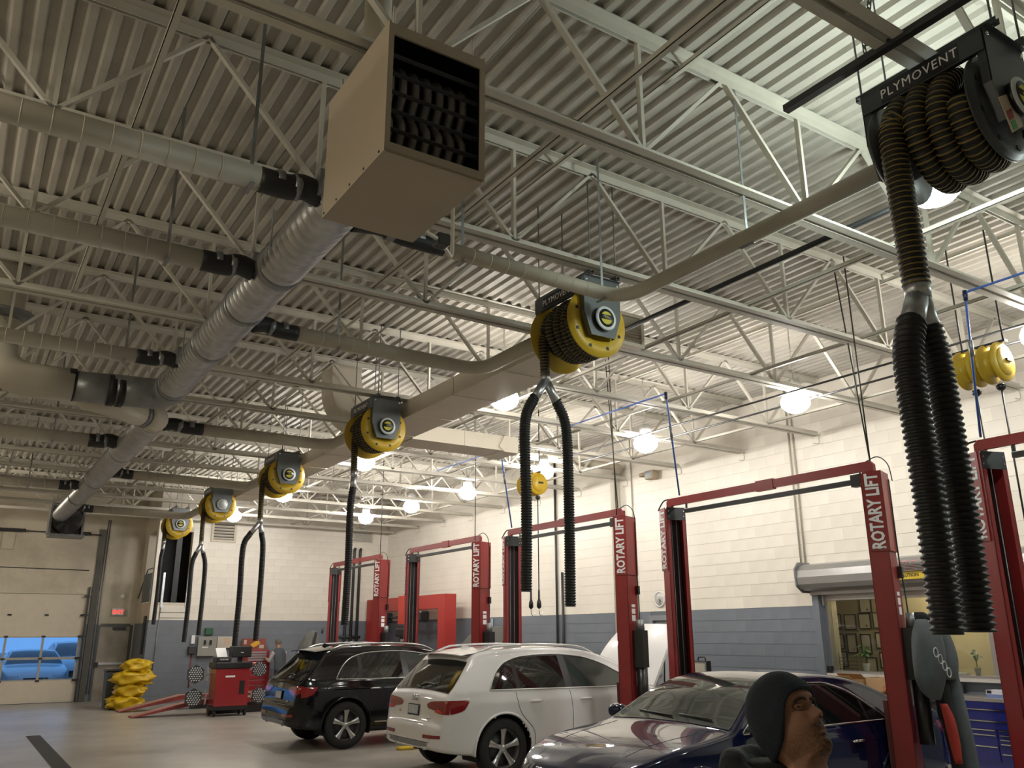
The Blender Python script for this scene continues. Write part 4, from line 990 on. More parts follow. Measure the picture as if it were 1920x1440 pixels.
for k in range(4):
    z = .03+.055*k; mb = MB()
    for a in (-.16, .16): mb.tube([(-.05, a, z), (.05, a, z)], .003, 5)
    for a in (-.05, 0, .05): mb.tube([(a, -.16, z), (a, .16, z)], .003, 5)
    mb.build('wire_tray', blackp, lt)
for a in (-.16, .16):
    for b in (-.05, .05): MB().cyl((b, a, 0), (b, a, .28), .004, 6).build('upright', blackp, lt)
MB().box((XR+.12, 7.0, WIN[2]+.05), (XR+.22, 7.28, WIN[2]+.075)).build('paper_stack', white)
tag(bpy.data.objects['paper_stack'], 'low stack of white papers on the window ledge', 'papers')
tag(MB().rbox((XR-.06, 9.10, WIN[2]+.012), (XR-.0, 9.22, WIN[2]+.12), .01).build('label_printer', blackp), 'small black label printer on the outer window sill', 'printer')
# roller shutter
shm = mat('shutter_housing_grey', (.36, .35, .34), .3, .35, var=.03)
rs = thing('roller_shutter', 'grey barrel-shaped roller shutter housing above the service window', 'shutter', (11.85, 7.5, 2.5))
prof = [(12.0, 2.47), (11.80, 2.47), (11.72, 2.50), (11.66, 2.57), (11.64, 2.68), (11.67, 2.79), (11.74, 2.87), (11.84, 2.90), (12.0, 2.90)]
MB().prism(prof, lambda u, v, t: (u, t, v), 5.45, 9.36).build('barrel_housing', shm, rs, True)
for y in (9.36, 5.42): MB().prism([(12.0, 2.44), (11.78, 2.44), (11.63, 2.55), (11.62, 2.82), (11.72, 2.93), (12.0, 2.93)], lambda u, v, t: (u, t, v), y, y+.03).build('end_bracket', galvd, rs, True)
MB().box((11.86, 5.6, 2.40), (11.99, 9.30, 2.47)).build('bottom_bar', shm, rs, True)
for y in (9.18, 5.52): MB().box((11.90, y, .98), (11.995, y+.12, 2.45)).build('guide_rail', greyp, rs, True)
MB().box((11.632, 7.0, 2.55), (11.645, 7.72, 2.66)).build('caution_sticker', mat('sticker_yellow', (.6, .42, .03), .5), rs, True)
text('caution_print', 'CAUTION', .07, blackp, rs, (11.63-11.85, 7.36-7.5, 2.605-2.5), (0, -1, 0), (0, 0, 1), .001, .001)
text('pink_print', 'FIRE DOOR', .20, mat('pink_print', (.62, .28, .28), .5), rs, (11.632-11.85, 7.06-7.5, 2.735-2.5), (0, -1, 0), (0, 0, 1), .001, .004)
for k in range(7): MB().box((11.6, 6.45, 2.665+k*.021), (11.6315, 7.75, 2.671+k*.021)).build('shutter_slat_line', shm, rs, True)
# man door in the right wall and its frame
dgrey = mat('grey_door_paint', (.22, .235, .26), .45)
dr1 = struct('door_1', MB().box((XR+.06, DOOR[0]+.05, 0), (XR+.11, DOOR[1]-.05, DOOR[3]-.05)), mat('light_grey_door', (.36, .37, .40), .45))
MB().box((XR-.012, DOOR[0]-.05, 0), (XR+.2, DOOR[0]+.05, DOOR[3]+.05)).box((XR-.012, DOOR[1]-.05, 0), (XR+.2, DOOR[1]+.05, DOOR[3]+.05)).box((XR-.012, DOOR[0]+.05, DOOR[3]-.05), (XR+.2, DOOR[1]-.05, DOOR[3]+.05)).build('door_frame', dgrey, dr1)
MB().box((XR+.05, DOOR[0]+.22, 1.0), (XR+.06, DOOR[0]+.34, 1.9)).build('vision_panel', glassd, dr1)
MB().cyl((XR+.02, DOOR[1]-.14, 1.02), (XR+.06, DOOR[1]-.14, 1.02), .03, 12).build('door_knob', alu, dr1)
# clock
ck = thing('wall_clock', 'round white wall clock above the grey door', 'clock', (XR, 13.05, 2.47))
MB().lathe([(.0, 0), (.15, 0), (.155, -.035), (.135, -.04), (.13, -.02), (0, -.02)], (0, 0, 0), 'x', 28).build('case', white, ck)
MB().lathe([(0, -.021), (.128, -.021), (.128, -.023), (0, -.023)], (0, 0, 0), 'x', 24).build('dial', mat('clock_dial', (.62, .6, .58), .5), ck)
for a, l in ((3.9, .07), (4.45, .10)): MB().bar((-.026, 0, 0), (-.026, l*math.cos(a), l*math.sin(a)), .008, .003, 0, (1, 0, 0)).build('hand', blackp, ck)
# conduits and pipes on the right wall
cond = mat('conduit_paint', (.48, .44, .36), .5)
def pipe_thing(name, label, pts, r, m, rr=.08, n=10, cat='pipe', group=None):
    o = MB().tube(rounded_path(pts, rr, 5), r, n).build(name, m); return tag(o, label, cat, group)
for dy in (0, .09): pipe_thing('wall_conduit', 'pair of painted conduits running down to the roller shutter', [(XR-.02, 9.42+dy, ZD), (XR-.02, 9.42+dy, 2.92)], .014, cond, group='conduits above the shutter', cat='conduit')
pipe_thing('wall_conduit', 'single painted conduit on the wall beside the second lift', [(XR-.02, 13.75, ZD), (XR-.02, 13.75, 3.3), (XR-.02, 13.70, 3.2), (XR-.02, 13.70, 1.0)], .014, cond, cat='conduit')
pipe_thing('drain_pipe', 'fat cream roof drain pipe elbowing down the wall', [(8.2, 13.95, 5.3), (XR-.13, 13.95, 5.3), (XR-.13, 14.2, 5.15), (XR-.13, 14.2, 0)], .085, pipew, .25, 18)
pipe_thing('wall_conduit', 'dark riser pipe running up the wall behind the white SUV', [(XR-.04, 16.55, 0), (XR-.04, 16.55, ZD)], .028, darkst, cat='conduit', group='dark risers')
pipe_thing('wall_conduit', 'dark riser pipe running up the wall behind the white SUV', [(XR-.04, 16.32, 0), (XR-.04, 16.32, 3.2)], .03, darkst, cat='conduit', group='dark risers')
sb = thing('flood_light', 'small square floodlight fixed high on the wall near the joist end', 'floodlight', (XR-.1, 12.97, 4.95))
MB().rbox((-.12, -.13, -.06), (.05, .13, .12), .02).build('housing', mat('tan_fitting', (.35, .27, .18), .5), sb)
MB().box((-.125, -.10, -.04), (-.12, .10, .10)).build('lens', galvd, sb)
MB().lathe([(.05, 0), (.09, -.02), (.1, .04), (.05, .06)], (.0, .28, .06), 'z', 14).build('side_horn', mat('tan_fitting', (.35, .27, .18), .5), sb)
# rails, air hoses, cords under the joists
bluem = mat('blue_air_hose', (.05, .12, .42), .4); yl = mat('drop_cord', (.03, .028, .026), .5)
for x, lb in ((9.2, 'dark track nearer the lifts'), (9.72, 'dark track nearer the right wall')):
    pipe_thing('ceiling_track', lb+' running under the joists', [(x, 2.6, 4.965), (x, 12.6, 4.965)], .014, darkst, cat='track')
pipe_thing('black_gas_pipe', 'straight black pipe running across the joists behind the reels', [(5.92, 1.2, 5.10), (5.92, 9.8, 5.10)], .026, blackr)
for i, (y, xd, lb) in enumerate(((3.91, 8.2, 'lift beside the blue toolbox'), (8.07, 8.2, 'lift over the blue sedan'), (12.3, 8.2, 'lift over the white SUV'))):
    o = thing('air_hose', 'blue air hose dropping to the red '+lb, 'hose', (7.72, y, 4.9))
    MB().tube(rounded_path([(7.72, y-2.6 if i == 0 else y+2.4, 4.93), (7.72, y, 4.93), (7.75, y+.02, 4.85), (xd-.05, y+.3, 3.62)], .05, 4), .012, 8).build('hose', bluem, o, True)
    MB().lathe([(.02, -.05), (.024, 0), (.02, .05)], (7.72, y, 4.9), 'z', 10).build('elbow_joint', mat('dark_blue_fitting', (.01, .015, .06), .4), o, True)
    MB().tube([(7.85, y+.09, 4.5), (7.9, y+.12, 4.35)], .022, 8).build('coupling', galvd, o, True)
cabn = ['blue sedan', 'blue sedan', 'white SUV', 'white SUV', 'grey covered stand', 'black SUV']
cabs = [((8.10, 5.40), (8.20, 5.46), 3.5, 6.0), ((8.18, 5.60), (8.28, 5.50), 3.4, 6.0), ((8.1, 9.7), (8.12, 9.68), 3.5, 6.0), ((8.2, 9.9), (8.22, 9.75), 3.4, 6.0), ((8.15, 18.2), (8.15, 18.2), 3.5, 6.0), ((8.1, 13.8), (8.1, 13.8), 3.5, 6.0)]
for i, (a, b, zl, zh) in enumerate(cabs):
    o = pipe_thing('power_drop_cable', 'thin black power cable dropping to the lift post beside the '+cabn[i], [(a[0], a[1], zh), (b[0], b[1], zl)], .008, yl, cat='cable', group='lift power cables')
def cord_reel(loc, label, n, zend, hook, sx=1):
    t = thing('cord_reel', label, 'cord reel', loc)
    for k in range(n):
        q = k*.26*sx
        MB().lathe([(.05, 0), (.20, 0), (.215, .02), (.215, .04), (.15, .05), (.15, .15), (.215, .16), (.215, .18), (.2, .2), (.05, .2)], (0+q*.0, q, 0), 'y', 28).build('spool', yellow, t)
        MB().lathe([(.05, -.02), (.15, -.012), (.155, 0), (.05, .0)], (0, q, 0), 'y', 24).build('spool_face', yellow, t)
        MB().cbox((.03, q-.03, .01), (.10, .02, .03)).build('crank', blackp, t)
        MB().lathe([(.02, 0), (.045, .02), (.05, .05), (.03, .07)], (.04, q+.1, -.29), 'z', 12).build('cord_stop', blackp, t)
        MB().cyl((.04, q+.1, -.29), (.04, q+.1, zend-loc[2]), .010, 8).build('hanging_cord', yl, t)
        if hook:
            MB().lathe([(.01, .30), (.018, .25), (.02, .12), (.04, .06), (.042, -.02), (.02, -.05)], (.04, q+.1, zend-loc[2]), 'z', 10).build('plug', blackp, t)
            MB().tube(smooth_path([(.04, q+.1, zend-loc[2]-.05), (.05, q+.1, zend-loc[2]-.14), (.09, q+.1, zend-loc[2]-.17), (.12, q+.1, zend-loc[2]-.12)], 4), .008, 6).build('hook', chrome, t)
    MB().box((-.03, -.05, .2), (.03, n*.26+.0, .225)).build('hanger_bar', darkst, t)
    for y in (-.02, n*.26-.1): MB().cyl((0, y, .22), (0, y, ZD-loc[2]), .01, 6).build('hanger_rod', darkst, t)
    return t
cord_reel((8.86, 4.2, 4.52), 'bright yellow cord reels hung beside the near lift lamp', 2, 2.3, False)
cord_reel((8.92, 12.85, 4.52), 'tan yellow cord reel with dark cage hanging over the white SUV', 2, 2.3, True)
# louvre and vent on the back wall
lv = thing('wall_louvre', 'cream framed louvre high on the back wall', 'vent', (6.6, YB, 4.8))
MB().box((6.22, YB-.05, 4.5), (6.96, YB, 4.56)).box((6.22, YB-.05, 5.1), (6.96, YB, 5.16)).box((6.22, YB-.05, 4.56), (6.29, YB, 5.1)).box((6.89, YB-.05, 4.56), (6.96, YB, 5.1)).build('frame', creamback, lv, True)
MB().box((6.29, YB-.01, 4.56), (6.89, YB, 5.1)).build('dark_back', blackp, lv, True)
for k in range(6): MB().bar((6.29, YB-.03, 4.60+k*.09), (6.89, YB-.03, 4.60+k*.09), .05, .03, 0, (0, .7, 1)).build('blade', creamback, lv, True)
vg = thing('return_grille', 'flat grey return grille in the back wall near the corner', 'vent', (11.1, YB, 4.9))
MB().box((10.7, YB-.02, 4.72), (11.45, YB, 5.08)).build('frame', creamback, vg, True)
for k in range(9): MB().box((10.75, YB-.03, 4.75+k*.035), (11.4, YB-.02, 4.765+k*.035)).build('blade', galvd, vg, True)
for i, (x, zt_) in enumerate(((10.78, 4.45), (10.98, 4.45), (10.58, 2.2))):
    pipe_thing('vent_pipe', 'dark vent pipe standing against the back wall' if i < 2 else 'short dark vent pipe against the back wall', [(x, YB-.10, 1.3), (x, YB-.10, zt_), (x+.05, YB-.02, zt_+.06)], .045, darkst, .05, 10, group='dark vent pipes' if i < 2 else None)
pipe_thing('vent_manifold', 'dark horizontal manifold joining the vent pipes', [(10.4, YB-.10, 1.75), (11.1, YB-.10, 1.75)], .04, darkst)
# yellow notice
tag(MB().box((XR-.012, 19.0, 1.5), (XR, 19.32, 1.82)).build('yellow_notice', mat('notice_yellow', (.62, .55, .12), .6, var=.15, vscale=20)), 'small yellow notice on the grey wall behind the white SUV', 'sign')
bw = thing('poster_board', 'blue and white poster board fixed on the grey wall', 'poster', (XR-.03, 19.9, 1.2))
MB().box((0, -.45, 0), (.02, .45, 1.0)).build('board', mat('poster_blue', (.16, .26, .36), .4), bw)
MB().prism([(-.35, .98), (.3, .98), (0, .6)], lambda u, v, t: (t, u, v), -.004, 0).build('triangle_print', mat('poster_navy', (.04, .06, .12), .4), bw)
for a in (-.45, .41): MB().box((-.006, a, 0), (0, a+.04, 1.0)).build('edge_strip', white, bw)
# bench, boxes, toolbox under the window
bd = mat('dark_bench', (.03, .03, .032), .5)
wbn = thing('workbench', 'dark steel workbench under the service window', 'workbench', (11.6, 8.2, 0))
MB().box((11.2, 6.95, .92), (11.95, 9.25, .97)).build('bench_top', bd, wbn, True)
MB().box((11.9, 6.95, .97), (11.96, 9.25, 1.12)).build('backsplash', bd, wbn, True)
for x in (11.25, 11.88):
    for y in (7.0, 9.2): MB().box((x, y-.025, 0), (x+.05, y+.025, .92)).build('leg', bd, wbn, True)
MB().box((11.25, 7.0, .25), (11.9, 9.2, .28)).build('lower_shelf', bd, wbn, True)
def carton(lo, hi, label, flaps=True):
    t = thing('cardboard_box', label, 'box', ((lo[0]+hi[0])/2, (lo[1]+hi[1])/2, lo[2]))
    mb = MB(); th = .006
    mb.box(lo, (hi[0], hi[1], lo[2]+th)); mb.box((lo[0], lo[1], lo[2]+th), (lo[0]+th, hi[1], hi[2])); mb.box((hi[0]-th, lo[1], lo[2]+th), hi); mb.box((lo[0]+th, lo[1], lo[2]+th), (hi[0]-th, lo[1]+th, hi[2])); mb.box((lo[0]+th, hi[1]-th, lo[2]+th), (hi[0]-th, hi[1], hi[2])); mb.build('carton', cardb, t, True)
    if flaps:
        z = hi[2]; dx = (hi[0]-lo[0])*.5
        MB().prism([(lo[0], z), (lo[0]-dx*.6, z+dx*.35), (lo[0]-dx*.6, z+dx*.35+.005), (lo[0], z+.005)], lambda u, v, q: (u, q, v), lo[1], hi[1]).build('flap', cardb, t, True)
        MB().prism([(hi[0], z), (hi[0]-dx*.7, z+dx*.5), (hi[0]-dx*.7, z+dx*.5+.005), (hi[0], z+.005)], lambda u, v, q: (u, q, v), lo[1], hi[1]).build('flap', cardb, t, True)
carton((11.3, 8.25, .97), (11.6, 8.68, 1.14), 'open cardboard carton with flaps up on the workbench')
carton((11.55, 7.85, .97), (11.88, 8.22, 1.17), 'taller plain cardboard carton behind the open one', False)
rg = MB(); rgm = mat('orange_rags', (.38, .13, .04), .9, var=.3, vscale=20)
def rag(u, v):
    a = 2*PI*u; p = PI*v; r = .16*(1+.35*math.sin(5*a+3*p)*math.sin(4*p)); return (11.45+r*1.1*math.cos(a)*math.sin(p), 7.6+r*1.5*math.sin(a)*math.sin(p), .98+max(0, .11*(1+.4*math.sin(6*a)*math.sin(p))*math.cos(p)+.03))
rg.grid(rag, 28, 12); tag(rg.build('shop_rags', rgm), 'heap of orange shop rags on the workbench', 'rags')
tb = thing('tool_chest', 'blue rolling tool chest with chrome drawer pulls below the service window', 'tool chest', (11.5, 6.15, 0))
tblue = mat('toolbox_blue', (.008, .014, .15), .25, coat=.6)
MB().rbox((11.22, 5.45, .16), (11.9, 6.9, .96), .015).build('cabinet', tblue, tb, True)
MB().box((11.2, 5.43, .96), (11.92, 6.92, 1.0)).build('steel_top', alu, tb, True)
MB().box((11.205, 5.45, .08), (11.9, 6.9, .16)).build('kick_plate', alu, tb, True)
for y in (5.6, 6.75):
    for x in (11.3, 11.8): MB().lathe([(.0, -.02), (.06, -.02), (.06, .02), (0, .02)], (x, y, .06), 'y', 14).build('caster', blackr, tb, True)
def drawer(y0, y1, z0, z1):
    d = MB().box((11.208, y0, z0), (11.222, y1, z1)).build('drawer', tblue, tb, True); MB().box((11.196, y0+.01, z1-.012), (11.209, y1-.01, z1)).build('pull', chrome, d, True)
for a, b in ((.74, .87), (.64, .735)): drawer(5.48, 6.87, a, b)
for a, b in ((.575, .63), (.44, .57), (.26, .435)): drawer(6.2, 6.87, a, b)
for a, b in ((.58, .63), (.53, .575), (.48, .525), (.43, .475), (.20, .36)): drawer(5.48, 6.17, a, b)
MB().box((11.205, 5.46, .875), (11.22, 6.89, .955)).build('top_rail', tblue, tb, True)
text('maker_script', 'Snap-on', .055, mat('badge_grey', (.3, .3, .34), .3, .5), tb, (11.203-11.5, 6.70-6.15, .915), (0, -1, 0), (0, 0, 1), .001)
MB().cyl((11.19, 5.75, .91), (11.21, 5.75, .91), .014, 12).build('lock', chrome, tb, True)
tr = thing('chrome_tray', 'chrome-edged rounded tray stuck low on the blue tool chest', 'tray', (11.19, 6.65, .17))
MB().rbox((11.185, 6.52, .20), (11.205, 6.80, .36), .02).build('dish', mat('tray_grey', (.22, .2, .18), .3, .6), tr, True)
for z in (.195, .36): MB().tube([(11.185, 6.52, z), (11.185, 6.80, z)], .008, 6).build('rim', chrome, tr, True)
bt = thing('spray_bottle', 'white plastic bottle standing on the blue tool chest', 'bottle', (11.4, 6.75, 1.0))
MB().lathe([(.0, 0), (.05, 0), (.052, .01), (.052, .12), (.03, .155), (.025, .16)], (0, 0, 0), n=18).build('body', white, bt)
MB().lathe([(.028, .16), (.03, .165), (.03, .20), (.02, .21)], (0, 0, 0), n=14).build('cap', white, bt)
gb = thing('glove_box', 'white and blue glove box on the blue tool chest', 'box', (11.5, 6.2, 1.0))
MB().box((-.1, -.16, 0), (.1, .16, .09)).build('carton', mat('glove_white', (.6, .6, .66), .5), gb)
MB().box((-.102, -.16, 0), (-.1, .16, .04)).build('blue_print', mat('glove_blue', (.15, .2, .4), .5), gb)
MB().box((-.103, .09, .05), (-.1, .15, .085)).build('dark_print', blackp, gb)
pipe_thing('black_hose_loop', 'black hose looping off the end of the blue tool chest', [(11.35, 5.6, 1.012), (11.17, 5.62, 1.12), (11.14, 5.76, 1.06), (11.16, 5.74, .75), (11.17, 5.5, .4)], .014, blackr, .1, cat='hose')
# monitor-like case on a cart by the wall
ct = thing('diagnostic_cart', 'black service cart by the grey wall with clutter on top', 'cart', (11.3, 10.9, 0))
MB().box((10.95, 10.3, 1.0), (11.65, 11.5, 1.05)).build('cart_top', bd, ct, True)
MB().box((10.98, 10.33, .2), (11.62, 11.47, .24)).build('cart_shelf', bd, ct, True)
for x in (10.98, 11.58):
    for y in (10.33, 11.43): MB().box((x, y, .05), (x+.04, y+.04, 1.0)).build('post', bd, ct, True); MB().lathe([(0, -.015), (.05, -.015), (.05, .015), (0, .015)], (x+.02, y+.02, .05), 'y', 12).build('caster', blackr, ct, True)
for k, (yy, ww, hh2) in enumerate(((10.55, .3, .05), (10.8, .35, .09), (10.75, .2, .13))): MB().rbox((11.05, yy, 1.05), (11.4, yy+ww, 1.05+hh2), .015).build('tool_tray', blackp, ct, True)
mc = thing('test_case', 'silver test case with black handle standing on the service cart', 'case', (11.2, 11.2, 1.05))
MB().rbox((-.05, -.17, .0), (.05, .17, .30), .01).build('shell', blackp, mc)
MB().box((-.056, -.15, .02), (-.05, .15, .28)).build('silver_lid', alu, mc)
MB().box((-.06, -.12, .045), (-.056, .12, .255)).build('pale_panel', mat('pale_panel', (.45, .42, .34), .5), mc)
MB().tube(rounded_path([(0, -.09, .30), (0, -.08, .36), (0, .08, .36), (0, .09, .30)], .03, 4), .012, 8).build('handle', blackp, mc)
# jacket on the lift post
jm = mat('grey_jacket_cloth', (.10, .115, .125), .85, var=.1, vscale=9, bump=.2, bscale=30); jd = mat('dark_jacket_lining', (.015, .015, .017), .9); jr = mat('red_jacket_lining', (.35, .03, .02), .8)
jk = thing('work_jacket', 'grey work jacket with ring emblem hung on the lift post', 'jacket', (8.15, 5.1, .5))
def cloth(mb, prof, cx, n=22, wob=.012, seed=0):
    rings = []
    for k, (z, x0, x1, d, yc) in enumerate(prof):
        ring = []
        for i in range(n):
            a = 2*PI*i/n; f = 1+wob*8*math.sin(3*a+seed+z*5)*.5+wob*6*math.sin(5*a-z*9+seed)*.5
            ring.append(((x0+x1)/2+(x1-x0)/2*math.cos(a)*f, yc+d*math.sin(a)*f, z))
        rings.append(ring)
    P = []
    for i in range(n):
        P.append(smooth_path([r[i] for r in rings], 4))
    mb.loft([[P[i][k] for i in range(n)] for k in range(len(P[0]))], True, True, 0, True); return mb
cloth(MB(), [(1.93, 8.05, 8.16, .04, 5.06), (1.88, 7.96, 8.22, .08, 5.02), (1.75, 7.88, 8.26, .11, 5.0), (1.55, 7.84, 8.24, .12, 4.99), (1.38, 7.86, 8.22, .11, 5.0), (1.25, 7.95, 8.2, .07, 5.02), (1.18, 8.06, 8.19, .03, 5.03)], 0).build('back_panel', jm, jk, True)
cloth(MB(), [(1.88, 8.2, 8.30, .05, 5.02), (1.8, 8.18, 8.38, .08, 5.0), (1.6, 8.20, 8.44, .09, 4.99), (1.45, 8.22, 8.45, .08, 4.99), (1.36, 8.24, 8.45, .05, 5.0)], 0, seed=2).build('sleeve', jm, jk, True)
cloth(MB(), [(1.84, 8.36, 8.44, .05, 5.08), (1.6, 8.38, 8.50, .09, 5.08), (1.2, 8.40, 8.56, .11, 5.08), (.8, 8.44, 8.62, .11, 5.06), (.5, 8.46, 8.64, .09, 5.05)], 0, seed=4).build('front_panel', jm, jk, True)
cloth(MB(), [(1.45, 8.2, 8.42, .05, 5.06), (1.2, 8.22, 8.44, .06, 5.07), (.8, 8.3, 8.47, .06, 5.07), (.5, 8.34, 8.48, .06, 5.07)], 0, seed=1).build('dark_lining', jd, jk, True)
cloth(MB(), [(1.14, 8.18, 8.26, .03, 5.02), (1.0, 8.2, 8.33, .04, 5.01), (.8, 8.24, 8.37, .04, 5.01), (.6, 8.27, 8.36, .03, 5.01)], 0, seed=3).build('red_lining', jr, jk, True)
cloth(MB(), [(2.0, 8.1, 8.2, .04, 5.1), (1.95, 8.08, 8.28, .07, 5.08), (1.86, 8.08, 8.30, .06, 5.07)], 0, seed=3).build('hood', jd, jk, True)
for k in range(4):
    c = Vector((7.97+.058*k, 4.872, 1.62-.062*k)); MB().tube([c+Vector((.034*math.cos(a), .0, .042*math.sin(a))) for a in [2*PI*q/18 for q in range(19)]], .006, 6, caps=False).build('ring_emblem', hubw, jk, True)
# ------------------------------------------------------------------ garage-door wall
gdm = mat('garage_door_cream', (.68, .61, .50), .5, var=.03); gst = mat('door_stile', (.45, .42, .38), .5)
gd = thing('garage_door', 'cream sectional garage door with two rows of glazing', 'garage door', (1.2, YG, 0))
ga, gb_ = GD[0], GD[1]
for z0, z1 in ((.0, .60), (1.80, 2.394), (2.394, 3.02)): MB().box((ga, YG+.04, z0), (gb_, YG+.09, z1)).build('door_section', gdm, gd, True)
xsn = [3.29-.93*k for k in range(5)]
for z0, z1 in ((.60, 1.20), (1.20, 1.80)):
    mb = MB(); mb.box((ga, YG+.04, z0), (gb_, YG+.09, z0+.035)).box((ga, YG+.04, z1-.03), (gb_, YG+.09, z1))
    sec = mb.build('glazed_rail', gst, gd, True)
    for x in xsn: MB().box((x-.03, YG+.04, z0+.035), (x+.03, YG+.09, z1-.03)).build('stile', gst, gd, True)
    for k in range(4): MB().box((xsn[k+1]+.03, YG+.06, z0+.035), (xsn[k]-.03, YG+.066, z1-.03)).build('pane', pane, gd, True)
for z in (.60, 1.20, 1.80, 2.395):
    for x in xsn[:3]: MB().cbox((x, YG+.03, z), (.10, .03, .05)).build('hinge', darkst, gd, True)
MB().box((ga, YG+.03, 0), (gb_, YG+.09, .012)).build('bottom_seal', blackr, gd, True)
tk = thing('door_track', 'dark vertical track at the edge of the garage door', 'track', (3.42, YG-.05, 0))
MB().box((3.36, YG-.10, 0), (3.40, YG-.02, 3.2)).build('track_channel', darkst, tk, True)
MB().box((3.46, YG-.06, 0), (3.62, YG-.0, 4.9)).build('jamb_post', mat('grimy_jamb', (.10, .095, .085), .6, var=.2, vscale=2), tk, True)
for z in (.6, 1.2, 1.8, 2.4, 2.93): MB().cbox((3.34, YG-.06, z), (.16, .06, .06)).build('roller_bracket', blackp, tk, True)
for x in (3.66, 3.72): MB().cyl((x, YG-.03, .2), (x, YG-.03, 5.2), .014, 8).build('conduit', galvd, tk, True)
sp = thing('torsion_spring_shaft', 'dark torsion spring shaft above the garage door', 'spring', (1.2, YG-.15, 4.75))
MB().cyl((-.9, YG-.15, 4.75), (3.5, YG-.15, 4.72), .015, 8).build('shaft', darkst, sp, True)
for a, b in ((.2, 1.5), (2.3, 3.2)):
    mb = MB(); ribbed(mb, [(a+(b-a)*k/20, YG-.15, 4.74) for k in range(21)], .055, .035, 12, .2); mb.build('spring', [darkst, darkst], sp, True)
pipe_thing('wall_seam', 'thin dark cable crossing above the garage door', [(-1.5, YG-.01, 3.72), (3.3, YG-.01, 3.68)], .012, blackr, cat='cable')
tag(MB().box((.95, YG-.05, 4.2), (1.25, YG, 4.75)).build('junction_box', beige), 'tall beige junction box high on the garage wall', 'electrical box')
d2 = struct('door_2', MB().box((MD[0]+.04, YG+.02, .0), (MD[1]-.04, YG+.07, MD[3]-.04)), mat('grimy_door', (.40, .36, .30), .5, var=.08, dirt=(.2, .18, .15), dscale=1.5))
MB().box((MD[0]-.04, YG-.01, 0), (MD[0]+.04, YG+.1, MD[3])).box((MD[1]-.04, YG-.01, 0), (MD[1]+.04, YG+.1, MD[3])).box((MD[0]+.04, YG-.01, MD[3]-.04), (MD[1]-.04, YG+.1, MD[3]+.04)).build('door_frame', mat('dark_grey_frame', (.10, .105, .11), .5), d2)
MB().box((MD[0]+.04, YG-.04, 1.0), (MD[1]-.1, YG+.02, 1.06)).build('push_bar', alu, d2)
MB().cbox((MD[0]+.06, YG-.03, 1.0), (.09, .08, .14)).build('push_bar_box', blackp, d2)
MB().box((4.15, YG-.04, 1.98), (4.5, YG+.02, 2.06)).build('door_closer', darkst, d2)
struct('trim_1', MB().box((3.40, YG-.012, 0), (MD[0]-.04, YG, 2.14)).box((MD[0]-.04, YG-.012, MD[3]+.04), (XJ, YG, 2.16)), greyp)
struct('trim_2', MB().box((XJ-.012, YB, 0), (XJ, YG, 2.16)), greyp)
ex = thing('exit_sign', 'small lit red EXIT sign above the grimy door', 'exit sign', (4.22, YG-.06, 2.42))
MB().box((-.16, -.04, -.02), (.16, .05, .18)).build('housing', white, ex)
text('lettering', 'EXIT', .15, mat('exit_red_light', (1, .06, .05), .5, emit=1.2), ex, (0, -.042, .07), (1, 0, 0), (0, 0, 1), .002, .004)
tag(MB().cyl((4.3, YG-.06, 2.95), (4.3, YG, 2.95), .06, 12).build('alarm_bell', white), 'small round pale alarm device on the garage wall', 'alarm')
# outside: ground and parked cars
struct('ground', MB().box((-40, YG+.1, -.14), (60, YG+90, -.02)), mat('wet_asphalt', (.22, .24, .27), .5, var=.15, vscale=.4))
op1 = mat('outside_white_paint', (.48, .49, .5), .3, coat=.8); op2 = mat('outside_dark_paint', (.06, .065, .07), .3, coat=.8)
for dct, pm, x, y, rz, lb in ((SED, op1, 2.5, 35.2, -PI/2, 'white sedan parked outside facing the garage door'), (SUV, op2, .2, 41.0, -PI/2, 'dark SUV parked outside behind the white sedan'), (SUV, op1, 4.3, 40.5, -PI/2, 'pale SUV parked outside behind the white sedan'), (SED, op2, 5.2, 35.6, -PI/2, 'dark sedan parked outside beside the white sedan'), (SED, op2, -.3, 35.4, -PI/2, 'grey sedan parked outside to one side of the white sedan')):
    oc, CO = make_car('parked_car', lb, dct, pm, (x, y, -.02), rz, lowres=True, kind='x')
    oc.location = (x, y, -.02)
    fxs = CO.L-.02
    MB().grid(lambda a, b: (CO.front_x(-.33+.66*a, .34+.28*b)+.01, -.33+.66*a, .34+.28*b), 8, 4).build('grille', blackp, oc)
    for sg in (-1, 1): MB().grid(lambda a, b: (CO.front_x(.45+.3*a, .62+.07*b)+.01, sg*(.45+.3*a), .62+.07*b), 6, 2, flip=sg < 0).build('headlight', lampg, oc)
# ------------------------------------------------------------------ mezzanine opening in the back wall
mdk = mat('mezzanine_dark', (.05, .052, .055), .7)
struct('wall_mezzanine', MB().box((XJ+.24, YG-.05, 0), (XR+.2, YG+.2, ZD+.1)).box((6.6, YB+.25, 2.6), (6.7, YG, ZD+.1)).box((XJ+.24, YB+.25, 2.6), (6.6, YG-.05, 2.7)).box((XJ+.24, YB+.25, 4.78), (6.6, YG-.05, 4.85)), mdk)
mz = thing('mezzanine_gate', 'grey posts and corrugated guard at the dark mezzanine opening', 'railing', (5.2, YB, 2.7))
MB().box((5.0, YB-.03, 2.55), (5.06, YB+.02, 3.55)).build('gate_post', galv, mz, True)
MB().box((5.68, YB-.03, 2.6), (5.73, YB+.02, 3.6)).build('gate_post', galv, mz, True)
MB().box((5.30, YB+.10, 2.72), (5.45, YB+.16, 4.75)).build('dark_column', blackr, mz, True)
MB().cyl((4.98, YB-.02, 0.5), (5.02, YB-.02, 2.6), .014, 8).build('ladder_rail', galvd, mz, True)
for z in (2.3, 2.45): MB().cyl((5.0, YB-.02, z), (5.7, YB-.02, z), .006, 6).build('chain', galvd, mz, True)
